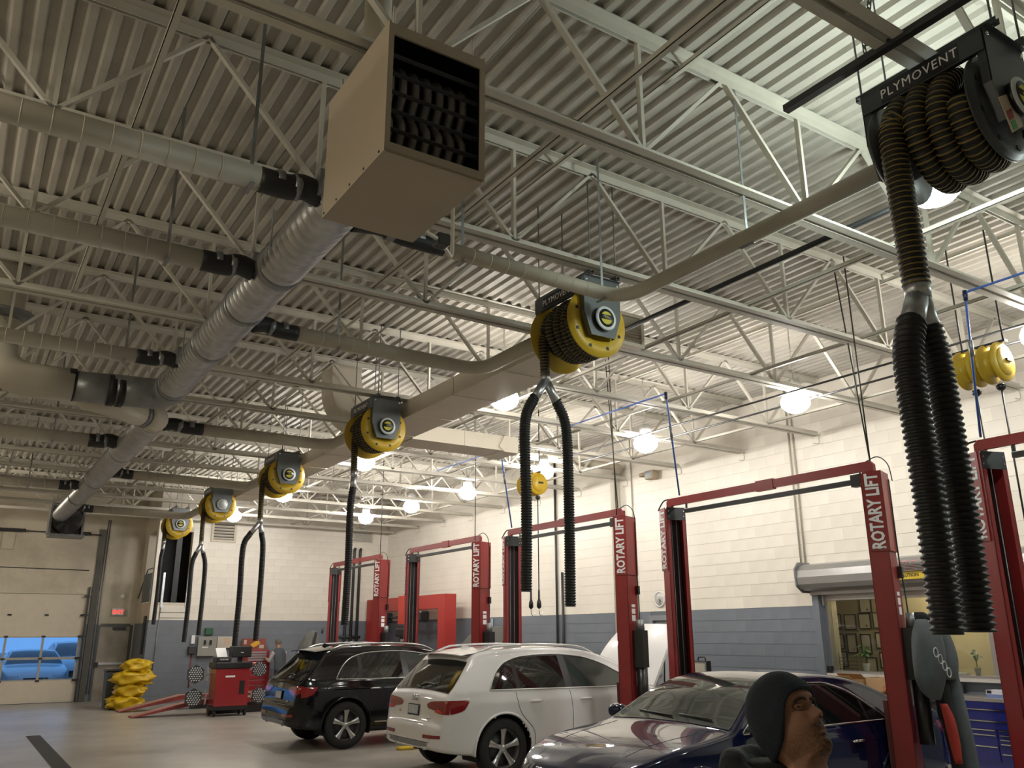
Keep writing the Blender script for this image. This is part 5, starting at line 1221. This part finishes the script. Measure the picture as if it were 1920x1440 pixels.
for k in range(14):
    y = 26.30+k*.085; MB().box((XJ-.03-.012*(k % 2), y, 2.74), (XJ-.01, y+.08, 3.55)).build('guard_sheet', mat('corrugated_grey', (.24, .26, .28), .4, .5), mz, True)
MB().tube([(XJ-.02, 26.28, 3.68), (XJ-.02, 27.1, 3.68), (XJ-.02, 28.2, 2.9)], .02, 8).build('handrail', galvd, mz, True)
# ------------------------------------------------------------------ things along the back wall
pb = thing('electrical_panel', 'grey electrical panel with switches on the back wall', 'electrical panel', (6.38, YB-.1, 1.2))
MB().rbox((6.12, YB-.16, 1.24), (6.64, YB, 1.78), .01).build('cabinet', mat('panel_grey', (.30, .30, .27), .5), pb, True)
for x in (6.30, 6.46): MB().cbox((x, YB-.18, 1.62), (.06, .05, .12)).build('switch_handle', blackp, pb, True)
MB().box((6.24, YB-.163, 1.47), (6.40, YB-.16, 1.50)).build('label', white, pb, True)
pb2 = thing('control_box', 'cream control box with a red marked notice beside the grey panel', 'control box', (6.9, YB-.1, 1.4))
MB().rbox((6.66, YB-.14, 1.46), (7.16, YB, 1.78), .01).build('cabinet', mat('control_cream', (.56, .52, .43), .5), pb2, True)
MB().box((6.84, YB-.143, 1.55), (7.02, YB-.14, 1.74)).build('notice', mat('notice_pale', (.6, .45, .35), .6), pb2, True)
gbx = tag(MB().rbox((6.3, YB-.12, 1.82), (6.52, YB, 2.02), .02).build('green_box', mat('green_box', (.02, .10, .05), .5)), 'small green box above the grey electrical panel', 'box')
tag(MB().rbox((5.94, YB-.08, 1.58), (6.04, YB, 1.82), .01).build('wall_switch', white), 'white switch plate left of the electrical panel', 'switch')
tag(MB().rbox((5.88, YB-.12, 1.30), (6.08, YB, 1.52), .02).build('telephone', darkst), 'dark wall telephone below the white switch plate', 'telephone')
pipe_thing('wall_conduit', 'thin conduit dropping below the switch plate', [(6.0, YB-.02, 1.3), (6.0, YB-.02, .4)], .015, red, cat='conduit')
tag(MB().box((XJ-.05, 26.5, 1.3), (XJ-.012, 26.75, 2.35)).build('wall_bracket', darkst), 'tall dark bracket with a red tip on the side wall', 'bracket')
# alignment console
cn = thing('alignment_console', 'red wheel alignment console cabinet with black top and printer', 'console', (5.85, 21.5, 0))
cred = mat('console_red', (.30, .02, .025), .3, coat=.4)
MB().rbox((5.46, 21.2, .22), (6.24, 21.75, 1.06), .015).build('cabinet', cred, cn, True)
MB().rbox((5.42, 21.16, 1.06), (6.28, 21.8, 1.20), .02).build('black_top', blackp, cn, True)
MB().box((6.02, 21.19, .48), (6.14, 21.2, .78)).build('vent_slot', blackp, cn, True)
MB().box((5.68, 21.194, .86), (5.90, 21.2, .90)).build('name_label', white, cn, True)
MB().rbox((5.82, 21.3, 1.30), (6.28, 21.6, 1.56), .02).build('monitor', blackp, cn, True)
MB().box((6.0, 21.42, 1.2), (6.1, 21.5, 1.3)).build('monitor_neck', blackp, cn, True)
MB().box((6.02, 21.296, 1.41), (6.09, 21.3, 1.425)).build('monitor_badge', white, cn, True)
MB().rbox((5.46, 21.25, 1.20), (5.80, 21.65, 1.32), .02).build('printer', blackp, cn, True)
MB().prism([(21.4, 1.32), (21.6, 1.34), (21.65, 1.52), (21.64, 1.52)], lambda u, v, t: (t, u, v), 5.5, 5.74).build('paper_sheet', white, cn, True)
text('printer_badge', 'HUNTER', .05, white, cn, (5.63-5.85, 21.245-21.5, 1.26), (1, 0, 0), (0, 0, 1), .001)
MB().box((5.44, 21.2, .14), (6.26, 21.75, .22)).build('base', blackp, cn, True)
for x in (5.5, 6.2):
    for y in (21.25, 21.7): MB().lathe([(0, -.02), (.07, -.02), (.07, .02), (0, .02)], (x, y, .07), 'x', 14).build('caster', blackr, cn, True)
tgm = mat('target_dark', (.03, .03, .032), .4); tgw = mat('target_white', (.62, .64, .64), .4)
def wheel_target(c, side, label, scale=1.):
    t = thing('wheel_target', label, 'wheel target', c)
    R = .215*scale; hexp = [(R*math.sin(PI/3*k), R*math.cos(PI/3*k)) for k in range(6)]
    MB().prism(hexp, lambda u, v, q: (u, q, v), -.02, .02).build('hex_plate', tgm, t)
    for i in range(-3, 4):
        for j in range(-3, 4):
            u = i*.056+(.028 if j % 2 else 0); v = j*.046
            if abs(u)*.5+abs(v)*.866 < R*.76 and abs(u) < R*.74: MB().prism([(u-.019*scale, v-.012), (u+.009, v-.012), (u+.019*scale, v+.012), (u-.009, v+.012)], lambda a, b, q: (a, q, b), -.024, -.02).build('white_dot', tgw, t)
    a = Vector((side*.12, .02, 0)); MB().bar(a, a+Vector((side*.30, .05, -.02)), .03, .03).build('clamp_arm', alu, t)
    for z in (-.16, .16): MB().bar((side*.30, .07, 0), (side*.28, .07, z), .035, .03).build('clamp_jaw', alu, t)
    MB().cyl((side*.18, .03, -.03), (side*.18, .03, .05), .025, 10).build('clamp_knob', alu, t)
    return t
wheel_target((5.05, 21.45, .94), 1, 'upper hexagonal dotted wheel target on the ramp side of the red console')
wheel_target((5.05, 21.45, .42), 1, 'lower hexagonal dotted wheel target on the ramp side of the red console')
wheel_target((6.56, 21.5, 1.02), -1, 'upper hexagonal dotted wheel target beside the red tool cabinet', .9)
wheel_target((6.60, 21.5, .42), -1, 'lower hexagonal dotted wheel target beside the red tool cabinet', .95)
# alignment runways
rr = mat('runway_red', (.26, .04, .035), .5, var=.15, vscale=3); rtp = mat('runway_top', (.40, .20, .17), .6, var=.15, vscale=4)
al = thing('alignment_lift', 'low red drive-on alignment ramps beside the red console', 'ramp', (6.5, 23.0, 0))
for y in (21.95, 23.75):
    ro = MB().prism([(3.85, 0), (5.3, .24), (9.4, .24), (9.4, .34), (5.3, .34), (3.85, .02)], lambda u, v, t: (u, t, v), y, y+.5).build('runway', rr, al, True)
    MB().prism([(3.87, .026), (5.3, .345), (9.4, .345), (9.4, .35), (5.3, .35), (3.87, .03)], lambda u, v, t: (u, t, v), y+.03, y+.47).build('tread_plate', rtp, ro, True)
    MB().box((5.6, y+.1, 0), (9.3, y+.4, .24)).build('base_frame', blackp, al, True)
# red tool cabinet
rc = thing('tool_cabinet', 'tall red tool cabinet papered with yellow notices on the back wall', 'tool cabinet', (7.75, 25.8, 0))
MB().rbox((7.36, 25.6, .1), (8.1, 26.1, 1.05), .01).build('lower_chest', cred, rc, True)
MB().rbox((7.38, 25.65, 1.05), (8.08, 26.1, 1.40), .01).build('upper_chest', cred, rc, True)
MB().prism([(26.05, 1.40), (26.1, 1.40), (26.1, 1.72), (26.07, 1.72)], lambda u, v, t: (t, u, v), 7.38, 8.08).build('open_lid', mat('lid_brown_red', (.25, .05, .03), .5), rc, True)
for k in range(4): MB().box((7.46, 25.635, 1.10+k*.07), (8.0, 25.65, 1.15+k*.07)).build('upper_drawer', alu, rc, True)
for k in range(6): MB().box((7.40, 25.585, .18+k*.14), (8.06, 25.6, .30+k*.14)).build('lower_drawer', cred, rc, True); MB().box((7.45, 25.575, .285+k*.14), (8.0, 25.586, .297+k*.14)).build('pull', alu, rc, True)
ny_ = mat('note_yellow', (.75, .42, .05), .6)
MB().prism([(7.60, 1.55), (7.72, 1.62), (7.84, 1.68), (7.90, 1.58), (7.82, 1.52), (7.7, 1.46)], lambda u, v, t: (u, t, v), 26.02, 26.03).build('yellow_note', ny_, rc, True)
for a, b, c, d in ((7.42, 1.56, 7.5, 1.68), (7.42, 1.45, 7.56, 1.5), (7.88, 1.44, 8.02, 1.54)): MB().box((a, 26.03, b), (c, 26.04, d)).build('note', tagm, rc, True)
# yellow bag pile and bin
yb = mat('yellow_bag_plastic', (.62, .40, .01), .35, var=.12, vscale=6, bump=.6, bscale=12)
def bag(c, s, label, seed):
    mb = MB()
    def fn(u, v):
        a = 2*PI*u; p = PI*v; sx = abs(math.sin(p))**.55
        n_ = 1+.12*math.sin(3*a+seed+5*p)+.10*math.sin(6*a-4*p+seed*2)+.08*math.sin(10*a+9*p)+.04*math.sin(17*a-7*p)
        return (c[0]+s[0]*math.copysign(abs(math.cos(a))**.7, math.cos(a))*sx*n_, c[1]+s[1]*math.copysign(abs(math.sin(a))**.7, math.sin(a))*sx*n_, c[2]+s[2]*math.copysign(abs(math.cos(p))**.8, math.cos(p))*(1+.18*math.sin(3*a+seed)+.10*math.sin(8*a+seed)))
    mb.grid(fn, 36, 18, flip=True); return tag(mb.build('yellow_bag', yb), label, 'bag', 'yellow bags piled by the grimy door')
bag((4.12, 24.75, .165), (.42, .32, .165), 'yellow plastic bag at the bottom of the pile', 0)
bag((4.22, 24.78, .46), (.36, .30, .165), 'yellow plastic bag second from the floor in the pile', 1.3)
bag((4.24, 24.72, .76), (.48, .30, .165), 'widest yellow plastic bag, third from the floor in the pile', 2.1)
bag((4.32, 24.76, 1.04), (.34, .28, .16), 'yellow plastic bag topmost in the pile', 3.7)
bn = thing('waste_bin', 'dark grey waste bin behind the yellow bags', 'bin', (3.95, 25.5, 0))
MB().loft([[(-.25*q, -.25*q, z), (.25*q, -.25*q, z), (.25*q, .25*q, z), (-.25*q, .25*q, z)] for z, q in ((0, .85), (.9, 1))], True, True).build('tub', mat('bin_grey', (.07, .08, .085), .5), bn)
MB().rbox((-.27, -.27, .9), (.27, .27, .95), .02).build('lid', blackp, bn)
# grey cover on a stand
gcv = mat('grey_cover_cloth', (.11, .11, .10), .8, var=.15, vscale=5)
cv = thing('covered_stand', 'grey sheet draped over a stand behind the black SUV', 'covered equipment', (8.45, 23.1, 0))
def cvr(u, v):
    a = 2*PI*u; r = v; sx, sy = .40+.05*math.sin(3*a), .34; z = 1.92-.75*r**2.2+.04*math.sin(6*a)*r-.12*r*math.cos(a)*0
    return (.0+sx*r*math.copysign(abs(math.cos(a))**.75, math.cos(a))-.05*r, sy*r*math.copysign(abs(math.sin(a))**.75, math.sin(a)), z)
MB().grid(cvr, 36, 14, flip=True).build('sheet', gcv, cv)
for x in (-.32, .3):
    for y in (-.22, .22): MB().cyl((x, y, 0), (x, y, 1.5), .018, 8).build('leg', darkst, cv)
MB().bar((-.12, -.30, 1.2), (-.02, -.28, 1.88), .06, .02).build('strap', blackr, cv)
MB().cyl((.25, 0, 1.85), (.27, 0, 2.0), .03, 8).build('knob', darkst, cv)
# alignment camera frame at the right wall
af = thing('alignment_camera_frame', 'bright red gantry frame with black camera pods in the corner', 'gantry', (11.4, 23.5, 0))
afr = mat('gantry_red', (.38, .03, .025), .4)
MB().box((11.25, 20.75, 0), (11.6, 21.15, 2.5)).build('column', afr, af, True); MB().box((11.25, 25.6, 0), (11.6, 26.0, 2.5)).build('column', afr, af, True)
MB().box((11.25, 20.75, 2.5), (11.6, 26.0, 2.88)).build('beam', afr, af, True)
MB().box((11.05, 22.85, 2.1), (11.27, 23.25, 2.9)).build('camera_mast', mat('gantry_bright_red', (.55, .04, .02), .4), af, True)
for y in (21.9, 24.3):
    MB().tube([(11.16, 23.05, 2.3), (11.16, y, 2.3)], .04, 10).build('camera_arm', blackp, af, True)
    MB().rbox((11.0, y-.18, 2.15), (11.3, y+.18, 2.45), .05).build('camera_pod', blackp, af, True)
MB().rbox((11.0, 22.6, 1.75), (11.3, 23.3, 2.0), .04).build('lamp_bar', blackp, af, True)
bdm = MB().box((11.12, 22.75, .9), (11.16, 23.25, 1.75)).build('dot_board', blackp, af, True)
for i in range(3):
    for j in range(6): MB().lathe([(0, 0), (.045, 0), (.045, -.006), (0, -.006)], (11.12, 22.86+.13*i, 1.0+.13*j), 'x', 10).build('dot', white, bdm, True)
# floor drain and a yellow strap
dn = thing('floor_drain', 'long dark grated trench drain in the concrete floor', 'drain', (1.68, 16.0, 0))
MB().box((1.56, 10.0, .0), (1.80, 19.3, .004)).build('trough', mat('drain_dark', (.05, .048, .045), .6), dn, True)
for k in range(150): 
    y = 10.05+k*.0617
    MB().box((1.58, y, .004), (1.78, y+.03, .008)).build('grate_bar', mat('drain_bar', (.10, .095, .09), .5, .4), dn, True)
ysr = thing('yellow_strap', 'yellow lift pad lying on the floor between the two SUVs', 'strap', (6.7, 13.5, 0))
MB().rbox((-.22, -.10, 0), (.12, .05, .05), .02).build('pad', mat('pad_yellow', (.6, .4, .02), .5), ysr)
MB().rbox((.05, -.06, .03), (.2, .06, .10), .02).build('block', mat('pad_yellow', (.6, .4, .02), .5), ysr)
# ------------------------------------------------------------------ people
skin = mat('skin', (.42, .22, .135), .5, var=.08, vscale=18, spec=.35)
def head_mesh(beard):
    F = [(-.30, .045), (-.20, .045), (-.165, .040), (-.140, .036), (-.128, .052), (-.119, .078), (-.108, .088), (-.095, .090), (-.080, .086), (-.068, .089), (-.050, .091), (-.030, .088), (-.005, .084), (.012, .082), (.030, .090), (.045, .097), (.065, .093), (.09, .078), (.108, .054), (.118, .028), (.122, .0)]
    B = [(-.30, .062), (-.20, .062), (-.15, .066), (-.11, .072), (-.07, .085), (-.02, .099), (.04, .102), (.08, .086), (.105, .056), (.117, .028), (.122, 0)]
    Wd = [(-.30, .054), (-.20, .056), (-.15, .058), (-.128, .052), (-.112, .046), (-.10, .050), (-.08, .060), (-.05, .068), (-.02, .073), (.02, .076), (.05, .0765), (.08, .067), (.10, .050), (.115, .027), (.122, 0)]
    g = lambda d, s: math.exp(-(d/s)**2)
    zs = [-.30+.422*(k/120) for k in range(121)]; n = 96; V = []; br = []
    for z in zs:
        yf, yb, w = interp(F, z), interp(B, z), interp(Wd, z)
        for k in range(n):
            a = 2*PI*k/n; c, s = math.cos(a), math.sin(a); e = .86
            x = w*math.copysign(abs(c)**e, c); y = (yf if s > 0 else yb)*math.copysign(abs(s)**e, s)
            if s > 0:
                ax = abs(x)
                # nose
                if -.045 < z < .05:
                    h = interp([(-.045, 0), (-.040, .004), (-.034, .021), (-.027, .030), (-.020, .029), (-.008, .0225), (.006, .015), (.020, .010), (.035, .004), (.05, 0)], z)
                    wn_ = interp([(-.04, .013), (-.028, .013), (-.012, .0095), (.01, .0085), (.04, .012)], z); y += h*g(ax, wn_)
                y += .010*g(ax-.0145, .0065)*g(z+.030, .0085)          # nostril wings
                y -= .016*g(ax-.031, .016)*g(z-.010, .012)             # eye sockets
                y += .006*g(ax-.030, .020)*g(z-.034, .010)             # brow
                y += .006*g(ax-.045, .016)*g(z+.014, .014)             # cheekbone
                y += .0065*g(ax, .020)*g(z+.0595, .0055)                # upper lip
                y += .0075*g(ax, .017)*g(z+.0735, .0060)                # lower lip
                y -= .0085*g(ax, .024)*g(z+.0665, .0022)                # mouth line
                y -= .003*g(ax, .004)*g(z+.050, .006)                   # philtrum
                y += .006*g(ax, .020)*g(z+.102, .012)                   # chin
            V.append((x, y, z))
            bm = 0.
            if s > -.25 and z < -.035:
                jaw = max(0, min(1, (-.035-z)/.03))*max(0, min(1, (z+.155)/.03))
                goat = g(abs(x), .03)*(1 if z > -.125 else .4)
                lip = g(abs(x), .021)*g(z+.0680, .0075)
                mus = g(abs(x), .030)*g(z+.0515, .0075)
                bm = min(1, jaw*(.42+.55*goat)+1.0*mus)*(1-.9*lip)
            br.append(max(0, bm))
    fs = []
    for i in range(len(zs)-1):
        for k in range(n): fs.append((i*n+k, i*n+(k+1) % n, (i+1)*n+(k+1) % n, (i+1)*n+k))
    me = bpy.data.meshes.new('head'); me.from_pydata(V, [], fs); me.polygons.foreach_set('use_smooth', [True]*len(fs))
    at = me.attributes.new('beard', 'FLOAT', 'POINT'); at.data.foreach_set('value', br)
    m = bpy.data.materials.new('skin_with_stubble'); m.use_nodes = True; nt = m.node_tree; b = nt.nodes['Principled BSDF']; b.inputs['Roughness'].default_value = .65; b.inputs['Specular IOR Level'].default_value = .2
    A = nt.nodes.new('ShaderNodeAttribute'); A.attribute_name = 'beard'; N = nt.nodes.new('ShaderNodeTexNoise'); N.inputs['Scale'].default_value = 160; tc = nt.nodes.new('ShaderNodeTexCoord'); nt.links.new(tc.outputs['Object'], N.inputs['Vector'])
    mu = nt.nodes.new('ShaderNodeMath'); mu.operation = 'MULTIPLY'; ma = nt.nodes.new('ShaderNodeMapRange'); ma.inputs[1].default_value = .3; ma.inputs[2].default_value = .6; ma.inputs[3].default_value = .45; ma.inputs[4].default_value = 1
    nt.links.new(N.outputs[0], ma.inputs[0]); nt.links.new(A.outputs['Fac'], mu.inputs[0]); nt.links.new(ma.outputs[0], mu.inputs[1])
    mx = nt.nodes.new('ShaderNodeMix'); mx.data_type = 'RGBA'; mx.inputs[6].default_value = (.40, .215, .145, 1); mx.inputs[7].default_value = (.045, .026, .016, 1); nt.links.new(mu.outputs[0], mx.inputs[0]); nt.links.new(mx.outputs[2], b.inputs['Base Color'])
    me.materials.append(m); return me
def remeshed(mb, name, m, parent, vox=.012, smooth=4):
    o = mb.build(name, m, parent)
    r = o.modifiers.new('remesh', 'REMESH'); r.mode = 'VOXEL'; r.voxel_size = vox; r.use_smooth_shade = True
    s = o.modifiers.new('smooth', 'SMOOTH'); s.iterations = smooth; s.factor = .5
    return o
def hand(mb, wrist, dirv, side, r=.009):
    # palm, four curled fingers of different lengths and a thumb leaving the side of the palm
    w = Vector(wrist); d = Vector(dirv).normalized(); q = Vector(side).normalized(); u = d.cross(q)
    mb.tube([w-d*.03, w+d*.01, w+d*.06, w+d*.09], [.026, .030, .038, .030], 10)
    mb.tube([w+d*.03-q*.03, w+d*.06, w+d*.03+q*.03], .018, 8)
    for k, (o, l) in enumerate(((-.030, .060), (-.010, .072), (.010, .068), (.030, .052))):
        a = w+d*.085+q*o; b = a+d*l*.5+u*.008; c = b+d*l*.30+u*.026; mb.tube([a-d*.02, a, b, c], [r*1.05, r, r*.95, r*.75], 8)
    a = w+d*.035-q*.034; mb.tube([a, a-q*.026+d*.025, a-q*.030+d*.055+u*.01], [r*1.15, r*1.05, r*.8], 8)
# --- the man looking up
man = thing('person', 'man in dark beanie and hooded jacket looking up', 'person', (2.14, 1.80, 0), 0)
hr = link(bpy.data.objects.new('head', head_mesh(1))); hr.parent = man
HC = Vector((0, 0, 1.548)); yawm, pit, rol = math.radians(-173), math.radians(30), math.radians(-4)
MH = Matrix.Translation(HC) @ Matrix.Rotation(yawm, 4, 'Z') @ Matrix.Rotation(pit, 4, 'X') @ Matrix.Rotation(rol, 4, 'Y')
me = hr.data
neckp = Vector((-.02, 0, 1.40))
for v in me.vertices:
    p = MH @ v.co
    t = max(0, min(1, (-.13-v.co.z)/.17))
    if t > 0:
        base = Matrix.Translation(HC+Vector((-.02, .055, 0))) @ Matrix.Rotation(yawm, 4, 'Z'); q = base @ v.co
        t = t*t*(3-2*t); p = p.lerp(q, t)
    v.co = p
eyew = mat('eye_white', (.42, .38, .35), .3); iris = mat('iris_dark', (.02, .012, .008), .15)
for sx in (-1, 1):
    c = Vector((sx*.031, .0645, .0095)); e = MB()
    e.lathe([(.0118*math.sin(PI*k/10), -.0118*math.cos(PI*k/10)) for k in range(11)], (0, 0, 0), 'y', 18)
    q = MB(); q.v = [MH @ (Vector(v)+c) for v in e.v]; q.f = e.f; q.m = e.m; q.sm = e.sm; eo = q.build('eyeball', eyew, man)
    e = MB().lathe([(0, .0124), (.0045, .0119), (.0078, .0100)], (sx*.0015+.002, 0, .002), 'y', 14); q = MB(); q.v = [MH @ (Vector(v)+c) for v in e.v]; q.f = e.f; q.m = e.m; q.sm = e.sm; q.build('iris', iris, eo)
    # upper and lower lids, eyebrow
    lid = [(c.x+.017*math.cos(a), c.y+.0055+.0065*math.sin(a), c.z+.0055*math.sin(a)) for a in [PI*k/12 for k in range(13)]]
    MB().tube([MH @ Vector(p) for p in lid], .0042, 8).build('upper_lid', skin, man)
    lid = [(c.x+.016*math.cos(a), c.y+.006+.004*math.sin(a), c.z-.0065*math.sin(a)) for a in [PI*k/12 for k in range(13)]]
    MB().tube([MH @ Vector(p) for p in lid], .0024, 8).build('lower_lid', skin, man)
    bro = [(sx*x, y, z) for x, y, z in ((.011, .0945, .0225), (.024, .0945, .0262), (.038, .0872, .0252), (.050, .0755, .019))]
    MB().tube([MH @ p for p in smooth_path(bro, 4)], [.002]+[.0036]*11+[.0012], 8).build('eyebrow', mat('brow_hair', (.03, .02, .014), .8), man)
# beanie: a knitted shell from brow to nape
knit = mat('navy_knit', (.020, .030, .042), .95, bump=.7, bscale=220)
bl = MB(); n = 64; rings = []
def bean(t, a, off):
    c, s = math.cos(a), math.sin(a)
    zlow = interp([(-1, -.088), (-.5, -.080), (0, -.055), (.3, -.018), (.55, .022), (.75, .043), (1, .052)], s)     # brow at the front, over the ears, low at the nape
    z = zlow+(.140-zlow)*t
    k = math.sqrt(max(0, 1-(max(0, z-.02)/.122)**2.4))
    w, yf, yb = .078, .099, .108
    lowfix = 1-.20*max(0, min(1, (-.0-z)/.09))
    x = (w+off)*k*math.copysign(abs(c)**.9, c)*lowfix; y = ((yf if s > 0 else yb)+off)*k*math.copysign(abs(s)**.9, s)*lowfix
    return Vector((x, y-.012*t*0, z+.006*t))
T = [0, .02, .05, .1, .16, .23, .30, .38, .46, .54, .62, .70, .78, .85, .91, .96, .99, 1.0]
for t in T:
    off = .006+.008*(1 if .01 < t < .33 else .55)
    rings.append([MH @ bean(t, 2*PI*k/n, off) for k in range(n)])
bl.loft(rings, True, False, 0, True); inner = [MH @ bean(0, 2*PI*k/n, .0) for k in range(n)]; bl.loft([inner, rings[0]], True, False, 0, True)
bl.build('beanie', knit, man)
# nostrils
for sx in (-1, 1):
    e = MB().lathe([(.0045*math.sin(PI*k/8), -.003*math.cos(PI*k/8)) for k in range(9)], (sx*.0078, .1085, -.0375), 'z', 10); q = MB(); q.v = [MH @ Vector(v) for v in e.v]; q.f = e.f; q.m = e.m; q.sm = e.sm; q.build('nostril', mat('nostril_dark', (.03, .012, .008), .8), man)
# ear under the hat edge
e = MB(); e.tube(smooth_path([(.076, -.012, -.022), (.082, -.020, -.006), (.080, -.018, -.034), (.075, -.008, -.046)], 4), [.004]*12+[.007], 8)
q = MB(); q.v = [MH @ Vector(v) for v in e.v]; q.f = e.f; q.m = e.m; q.sm = e.sm; q.build('ear', skin, man)
# clothes
coat = mat('black_hooded_jacket', (.012, .013, .015), .85, var=.15, vscale=10, bump=.3, bscale=60)
def body_shape(mb, cx, sh, hip, zs=1.40, face=-PI/2):
    # torso as a loft of ellipses (wide across x', deep along y'), z downwards
    f = Vector((math.cos(face), math.sin(face), 0)); s = Vector((-f.y, f.x, 0)); c = Vector(cx)
    rings = []
    for z, w, d, o in ((zs+.10, .082, .085, -.012), (zs+.04, .115, .10, -.012), (zs-.03, sh*.82, .115, -.01), (zs-.10, sh, .13, 0), (zs-.25, sh*.96, .14, .01), (zs-.42, sh*.88, .135, .01), (zs-.55, hip, .13, 0), (zs-.66, hip*1.03, .13, 0)):
        rings.append([c+s*w*math.cos(2*PI*k/20)+f*(o+d*math.sin(2*PI*k/20))+Vector((0, 0, z)) for k in range(20)])
    mb.loft(rings, True, True); return f, s
fc = math.radians(-76)
jb = MB(); f, s = body_shape(jb, (-.02, .055, 0), .225, .185, 1.34, fc)
for k in (-1, 1):
    sh = Vector((-.02, .055, 1.27))+s*k*.20; el = sh+s*k*.06-Vector((0, 0, .29))-f*.02; wr = el+f*.10+s*k*-.02-Vector((0, 0, .23))
    jb.tube([sh+Vector((0, 0, .0)), sh.lerp(el, .5), el, el.lerp(wr, .5), wr], [.078, .068, .058, .052, .046], 12)
    hd = MB(); hand(hd, wr+(wr-el).normalized()*.01, (wr-el), s*k*1.0 if k > 0 else s*k)
    remeshed(hd, 'hand', skin, man, .005, 3)
remeshed(jb, 'jacket', coat, man, .014, 5)
hdm = MB()    # the hood bunched around the neck
ring = [Vector((-.02, .06, 1.395))+s*.112*math.cos(a)+f*(.098*math.sin(a)-.012)+Vector((0, 0, .035*math.sin(a+PI)*1.2)) for a in [2*PI*k/24 for k in range(25)]]
hdm.tube(ring, [.038+.012*math.sin(5*2*PI*k/24)*.5 for k in range(25)], 12, caps=False)
hdm.tube([Vector((-.04, .15, 1.38))+s*x for x in (-.10, 0, .10)], [.05, .07, .05], 12)
remeshed(hdm, 'hood', coat, man, .012, 6)
tr_ = mat('dark_work_trousers', (.02, .022, .028), .8); sho = mat('work_shoe', (.02, .018, .016), .5)
tm = MB()
for k in (-1, 1):
    hp = Vector((-.02, .055, .76))+s*k*.09; kn = hp+f*.02-Vector((0, 0, .34)); an = kn-f*.02-Vector((0, 0, .34))
    tm.tube([hp, hp.lerp(kn, .5), kn, kn.lerp(an, .5), an], [.095, .085, .065, .06, .05], 14)
    sm_ = MB().tube([an+Vector((0, 0, -.03))-f*.04, an-Vector((0, 0, .035))+f*.05, an-Vector((0, 0, .045))+f*.17], [.045, .045, .034], 12)
    so = sm_.build('shoe', sho, man)
tm.tube([Vector((-.02, .055, .76))+s*.09, Vector((-.02, .055, .76))-s*.09], .10, 14)
remeshed(tm, 'trousers', tr_, man, .014, 4)
# --- the technician at the red cabinet, back to us
te = thing('person', 'technician in grey vest and white sleeves bent over the red cabinet', 'person', (8.25, 25.1, 0), 0)
f = Vector((-.35, .94, 0)).normalized(); s = Vector((-f.y, f.x, 0)); up = Vector((0, 0, 1))
vest = mat('grey_vest', (.07, .08, .095), .8, var=.1); shirt = mat('white_shirt', (.45, .42, .42), .8); hairm = mat('grey_hair', (.14, .12, .11), .8)
tv = MB(); rings = []
for z, w, d, o in ((1.46, .07, .07, .10), (1.42, .15, .10, .09), (1.34, .205, .125, .07), (1.18, .20, .135, .04), (1.02, .185, .13, .01), (.90, .19, .135, 0), (.84, .19, .135, 0)):
    rings.append([s*w*math.cos(2*PI*k/20)+f*(o+d*math.sin(2*PI*k/20))+up*z for k in range(20)])
tv.loft(rings, True, True); remeshed(tv, 'vest', vest, te, .015, 4)
for k in (-1, 1):
    am = MB(); sh = f*.08+s*k*.19+up*1.34; el = sh+s*k*.07+f*.10-up*.24; wr = el+f*.20+s*k*-.08+up*.04
    am.tube([sh, sh.lerp(el, .5), el, el.lerp(wr, .5), wr], [.066, .058, .05, .045, .038], 12); remeshed(am, 'sleeve', shirt, te, .012, 3)
    hd = MB(); hand(hd, wr+(wr-el).normalized()*.01, wr-el, s*k); remeshed(hd, 'hand', skin, te, .006, 3)
hd = MB(); hc = f*.17+up*1.60
hd.tube([f*.11+up*1.42, f*.14+up*1.52], .055, 14)
hd.lathe([(.105*math.sin(PI*k/12)*.78, -.115*math.cos(PI*k/12)) for k in range(13)], tuple(hc), 'z', 18)
hd.tube([hc+f*.07+up*-.01, hc+f*.098+up*-.025, hc+f*.085+up*-.035], [.012, .013, .01], 8)
for k in (-1, 1): hd.tube([hc+s*k*.078+up*.01, hc+s*k*.092-f*.012, hc+s*k*.080-up*.03], [.012, .014, .010], 8)
remeshed(hd, 'head', skin, te, .008, 3)
ha = MB()
def hairf(u, v):
    a = 2*PI*u; p = PI*.5*v*1.15; r = .112; return hc+s*(r*.82*math.cos(a)*math.sin(p))+f*(r*.95*math.sin(a)*math.sin(p)-.012)+up*(.118*math.cos(p)+.004)
ha.grid(hairf, 24, 10, flip=True); ha.build('hair', hairm, te)
tm = MB()
for k in (-1, 1):
    hp = s*k*.09+up*.84; kn = hp+f*.01-up*.38; an = kn-f*.03-up*.38
    tm.tube([hp, hp.lerp(kn, .5), kn, kn.lerp(an, .5), an], [.10, .088, .066, .06, .052], 14)
    MB().tube([an-up*.03-f*.04, an-up*.035+f*.05, an-up*.045+f*.17], [.045, .045, .034], 12).build('shoe', sho, te)
tm.tube([s*.09+up*.84, s*-.09+up*.84], .105, 14)
remeshed(tm, 'trousers', tr_, te, .015, 4)
# ------------------------------------------------------------------ end
